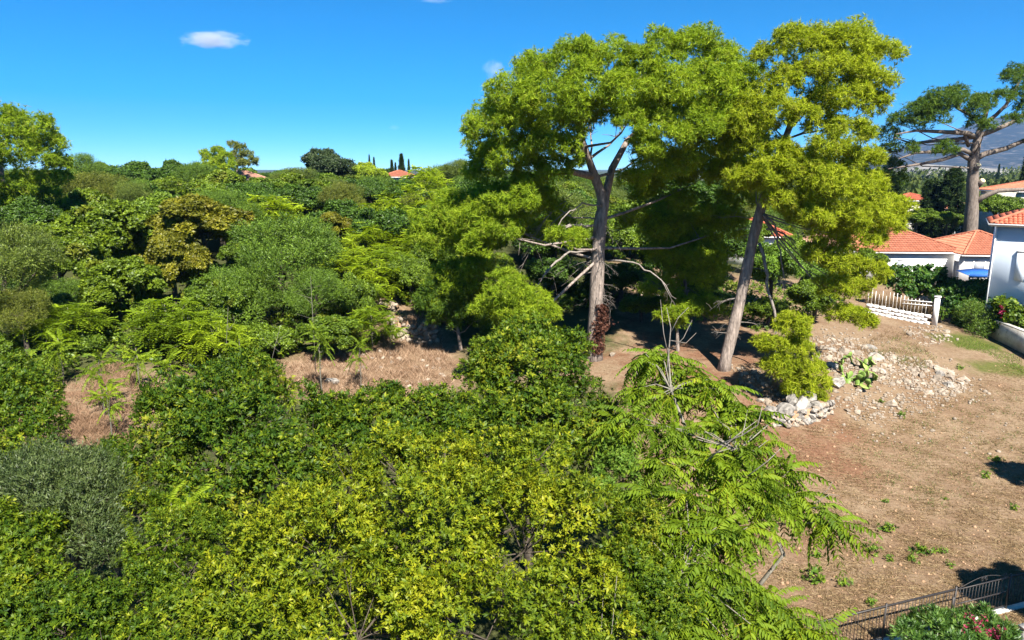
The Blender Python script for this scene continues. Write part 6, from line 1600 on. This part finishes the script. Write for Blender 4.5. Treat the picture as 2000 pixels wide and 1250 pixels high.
# kerb under the fence
kb = empty('fence_kerb', F0, 'low concrete kerb carrying the iron fence', 'kerb'); m_ = d * Lf / 2
MB().box((m_[0], m_[1], -.06), (Lf, .2, .2), ang).build('kerb', M['old_wall'], kb)
laurel('green oleander bush in front of the iron fence', [(1820, 1240, 50, 16), (1870, 1235, 42, 16.2), (1780, 1255, 40, 15.6), (1840, 1275, 50, 15.4)], 0, None, 900, 'oleander', 620, T_OLEANDER, .95, name='oleander', cat='shrub', group=None, up=.8)
ol = laurel('oleander bush with bright pink flowers beside the corner wall', [(1915, 1225, 36, 16.2), (1945, 1245, 36, 15.9), (1900, 1250, 36, 15.9)], 0, None, 620, 'oleander', 621, T_OLEANDER, .9, name='oleander', cat='shrub', group=None, up=.8)
b = MB(); ob = np.array(ol.location)
for px, py, m_ in ((1895, 1205, 10), (1912, 1215, 12), (1905, 1225, 12), (1930, 1235, 16), (1945, 1240, 16), (1925, 1247, 12), (1955, 1232, 10), (1885, 1228, 8), (1918, 1203, 8)):
    P = at(px, py, 15.65) + r8.normal(0, .06, (m_, 3)) - ob
    scatter(b, [(v * .38, f_, t_) for v, f_, t_ in T_WEED], P, r8.normal(size=(m_, 3)) + (0, 0, 1), r8.uniform(.7, 1.2, m_), np.stack([r8.uniform(0, 1, m_)] * 2 + [np.zeros(m_)], -1), r8)
b.build('flowers', M['flower'], ol)
cw = at(1992, 1228, 16.6)
o = empty('corner_wall', (cw[0] + 1.1, cw[1] + .1, 0), 'rough whitewashed wall in the lower right corner', 'wall', rz=ang)
MB().box((0, 0, .35), (2.4, .32, 1.1)).build('wall', M['old_wall'], o); MB().box((0, 0, .93), (2.5, .40, .07)).build('coping', M['old_wall'], o)

# trees beyond the right edge whose shadows fall on the field
def shade_tree(x, y, z, rad, label, seed):
    g = float(H(x, y)); root = empty('broadleaf_tree', (x, y, g), label, 'tree', 'trees just outside the right edge')
    me, lob = CROWN['broad'][seed % 2]; c = link('crown', me, root, M['mid']); c.location = (0, 0, z - g); c.scale = (rad, rad, rad * .9); c.rotation_euler = (0, 0, seed)
    b = MB(); limbs(b, (0, 0, 0), (0, 0, z - g), [l * rad + np.array([0, 0, z - g]) for l in lob[1:8]], .16, rng); b.build('trunk', M['bark_dark'], root)
shade_tree(16.9, 15.6, 4.2, 1.8, 'tree beyond lower right corner casting shade on the gate', 1)
shade_tree(22.9, 24.2, 4.5, 1.25, 'tree beyond the right edge casting shade on the field', 2)

# ------------------------------------------------------------------ clouds
def cloud(px, py, w, h_, label, seed, dens=.006):
    Y = 9500; c = at(px, py, Y); s = scale_at(px, py, Y)
    m, N, L, out = nodes('cloud_vapour')
    tc = N.new('ShaderNodeTexCoord'); mp = N.new('ShaderNodeMapping'); mp.inputs['Location'].default_value = (seed, seed * 2, 0); L.new(tc.outputs['Object'], mp.inputs[0])
    mp.inputs['Scale'].default_value = (1.6, 1.6, 1.2)
    nz = N.new('ShaderNodeTexNoise'); nz.inputs['Scale'].default_value = 1.3; nz.inputs['Detail'].default_value = 6; nz.inputs['Roughness'].default_value = .6; L.new(mp.outputs[0], nz.inputs['Vector'])
    ln = N.new('ShaderNodeVectorMath'); ln.operation = 'LENGTH'; L.new(tc.outputs['Object'], ln.inputs[0])
    a = N.new('ShaderNodeMath'); a.operation = 'MULTIPLY_ADD'; a.inputs[1].default_value = -.62; a.inputs[2].default_value = .12; L.new(ln.outputs['Value'], a.inputs[0])
    a2 = N.new('ShaderNodeMath'); a2.operation = 'ADD'; L.new(a.outputs[0], a2.inputs[0]); L.new(nz.outputs[0], a2.inputs[1])
    mr = N.new('ShaderNodeMapRange'); mr.inputs['From Min'].default_value = .16; mr.inputs['From Max'].default_value = .5; mr.inputs['To Max'].default_value = dens; L.new(a2.outputs[0], mr.inputs['Value'])
    v = N.new('ShaderNodeVolumePrincipled'); v.inputs['Color'].default_value = (.95, .96, 1, 1); v.inputs['Anisotropy'].default_value = .0; L.new(mr.outputs[0], v.inputs['Density']); L.new(v.outputs[0], out.inputs['Volume'])
    import bmesh
    bm = bmesh.new(); bmesh.ops.create_icosphere(bm, subdivisions=2, radius=1.0); me = bpy.data.meshes.new('cloud'); bm.to_mesh(me); bm.free(); me.materials.append(m)
    o = link('cloud', me); o.location = c; o.scale = (w * s, w * s * .6, h_ * s); tag(o, label, 'cloud')
cloud(415, 78, 82, 22, 'small flat white cloud in the upper left sky', 1.3)
cloud(965, 137, 30, 26, 'little white cloud beside the top of the broad pine', 4.1, .004)
cloud(770, 249, 16, 8, 'tiny faint cloud low above the middle skyline', 7.7, .002)
cloud(850, 0, 40, 8, 'thin cloud wisp touching the top picture edge', 9.2, .002)

# ------------------------------------------------------------------ haze
m, N, L, out = nodes('haze_air')
v = N.new('ShaderNodeVolumePrincipled'); v.inputs['Color'].default_value = (.27, .52, 1, 1); v.inputs['Density'].default_value = .00009; v.inputs['Anisotropy'].default_value = .2
L.new(v.outputs[0], out.inputs['Volume'])
hz = MB().box((0, 2800, 245), (16000, 6400, 510)).build('haze', m)
hz['kind'] = 'stuff'
tag(hz, 'thin blue summer haze over the plain', 'haze')
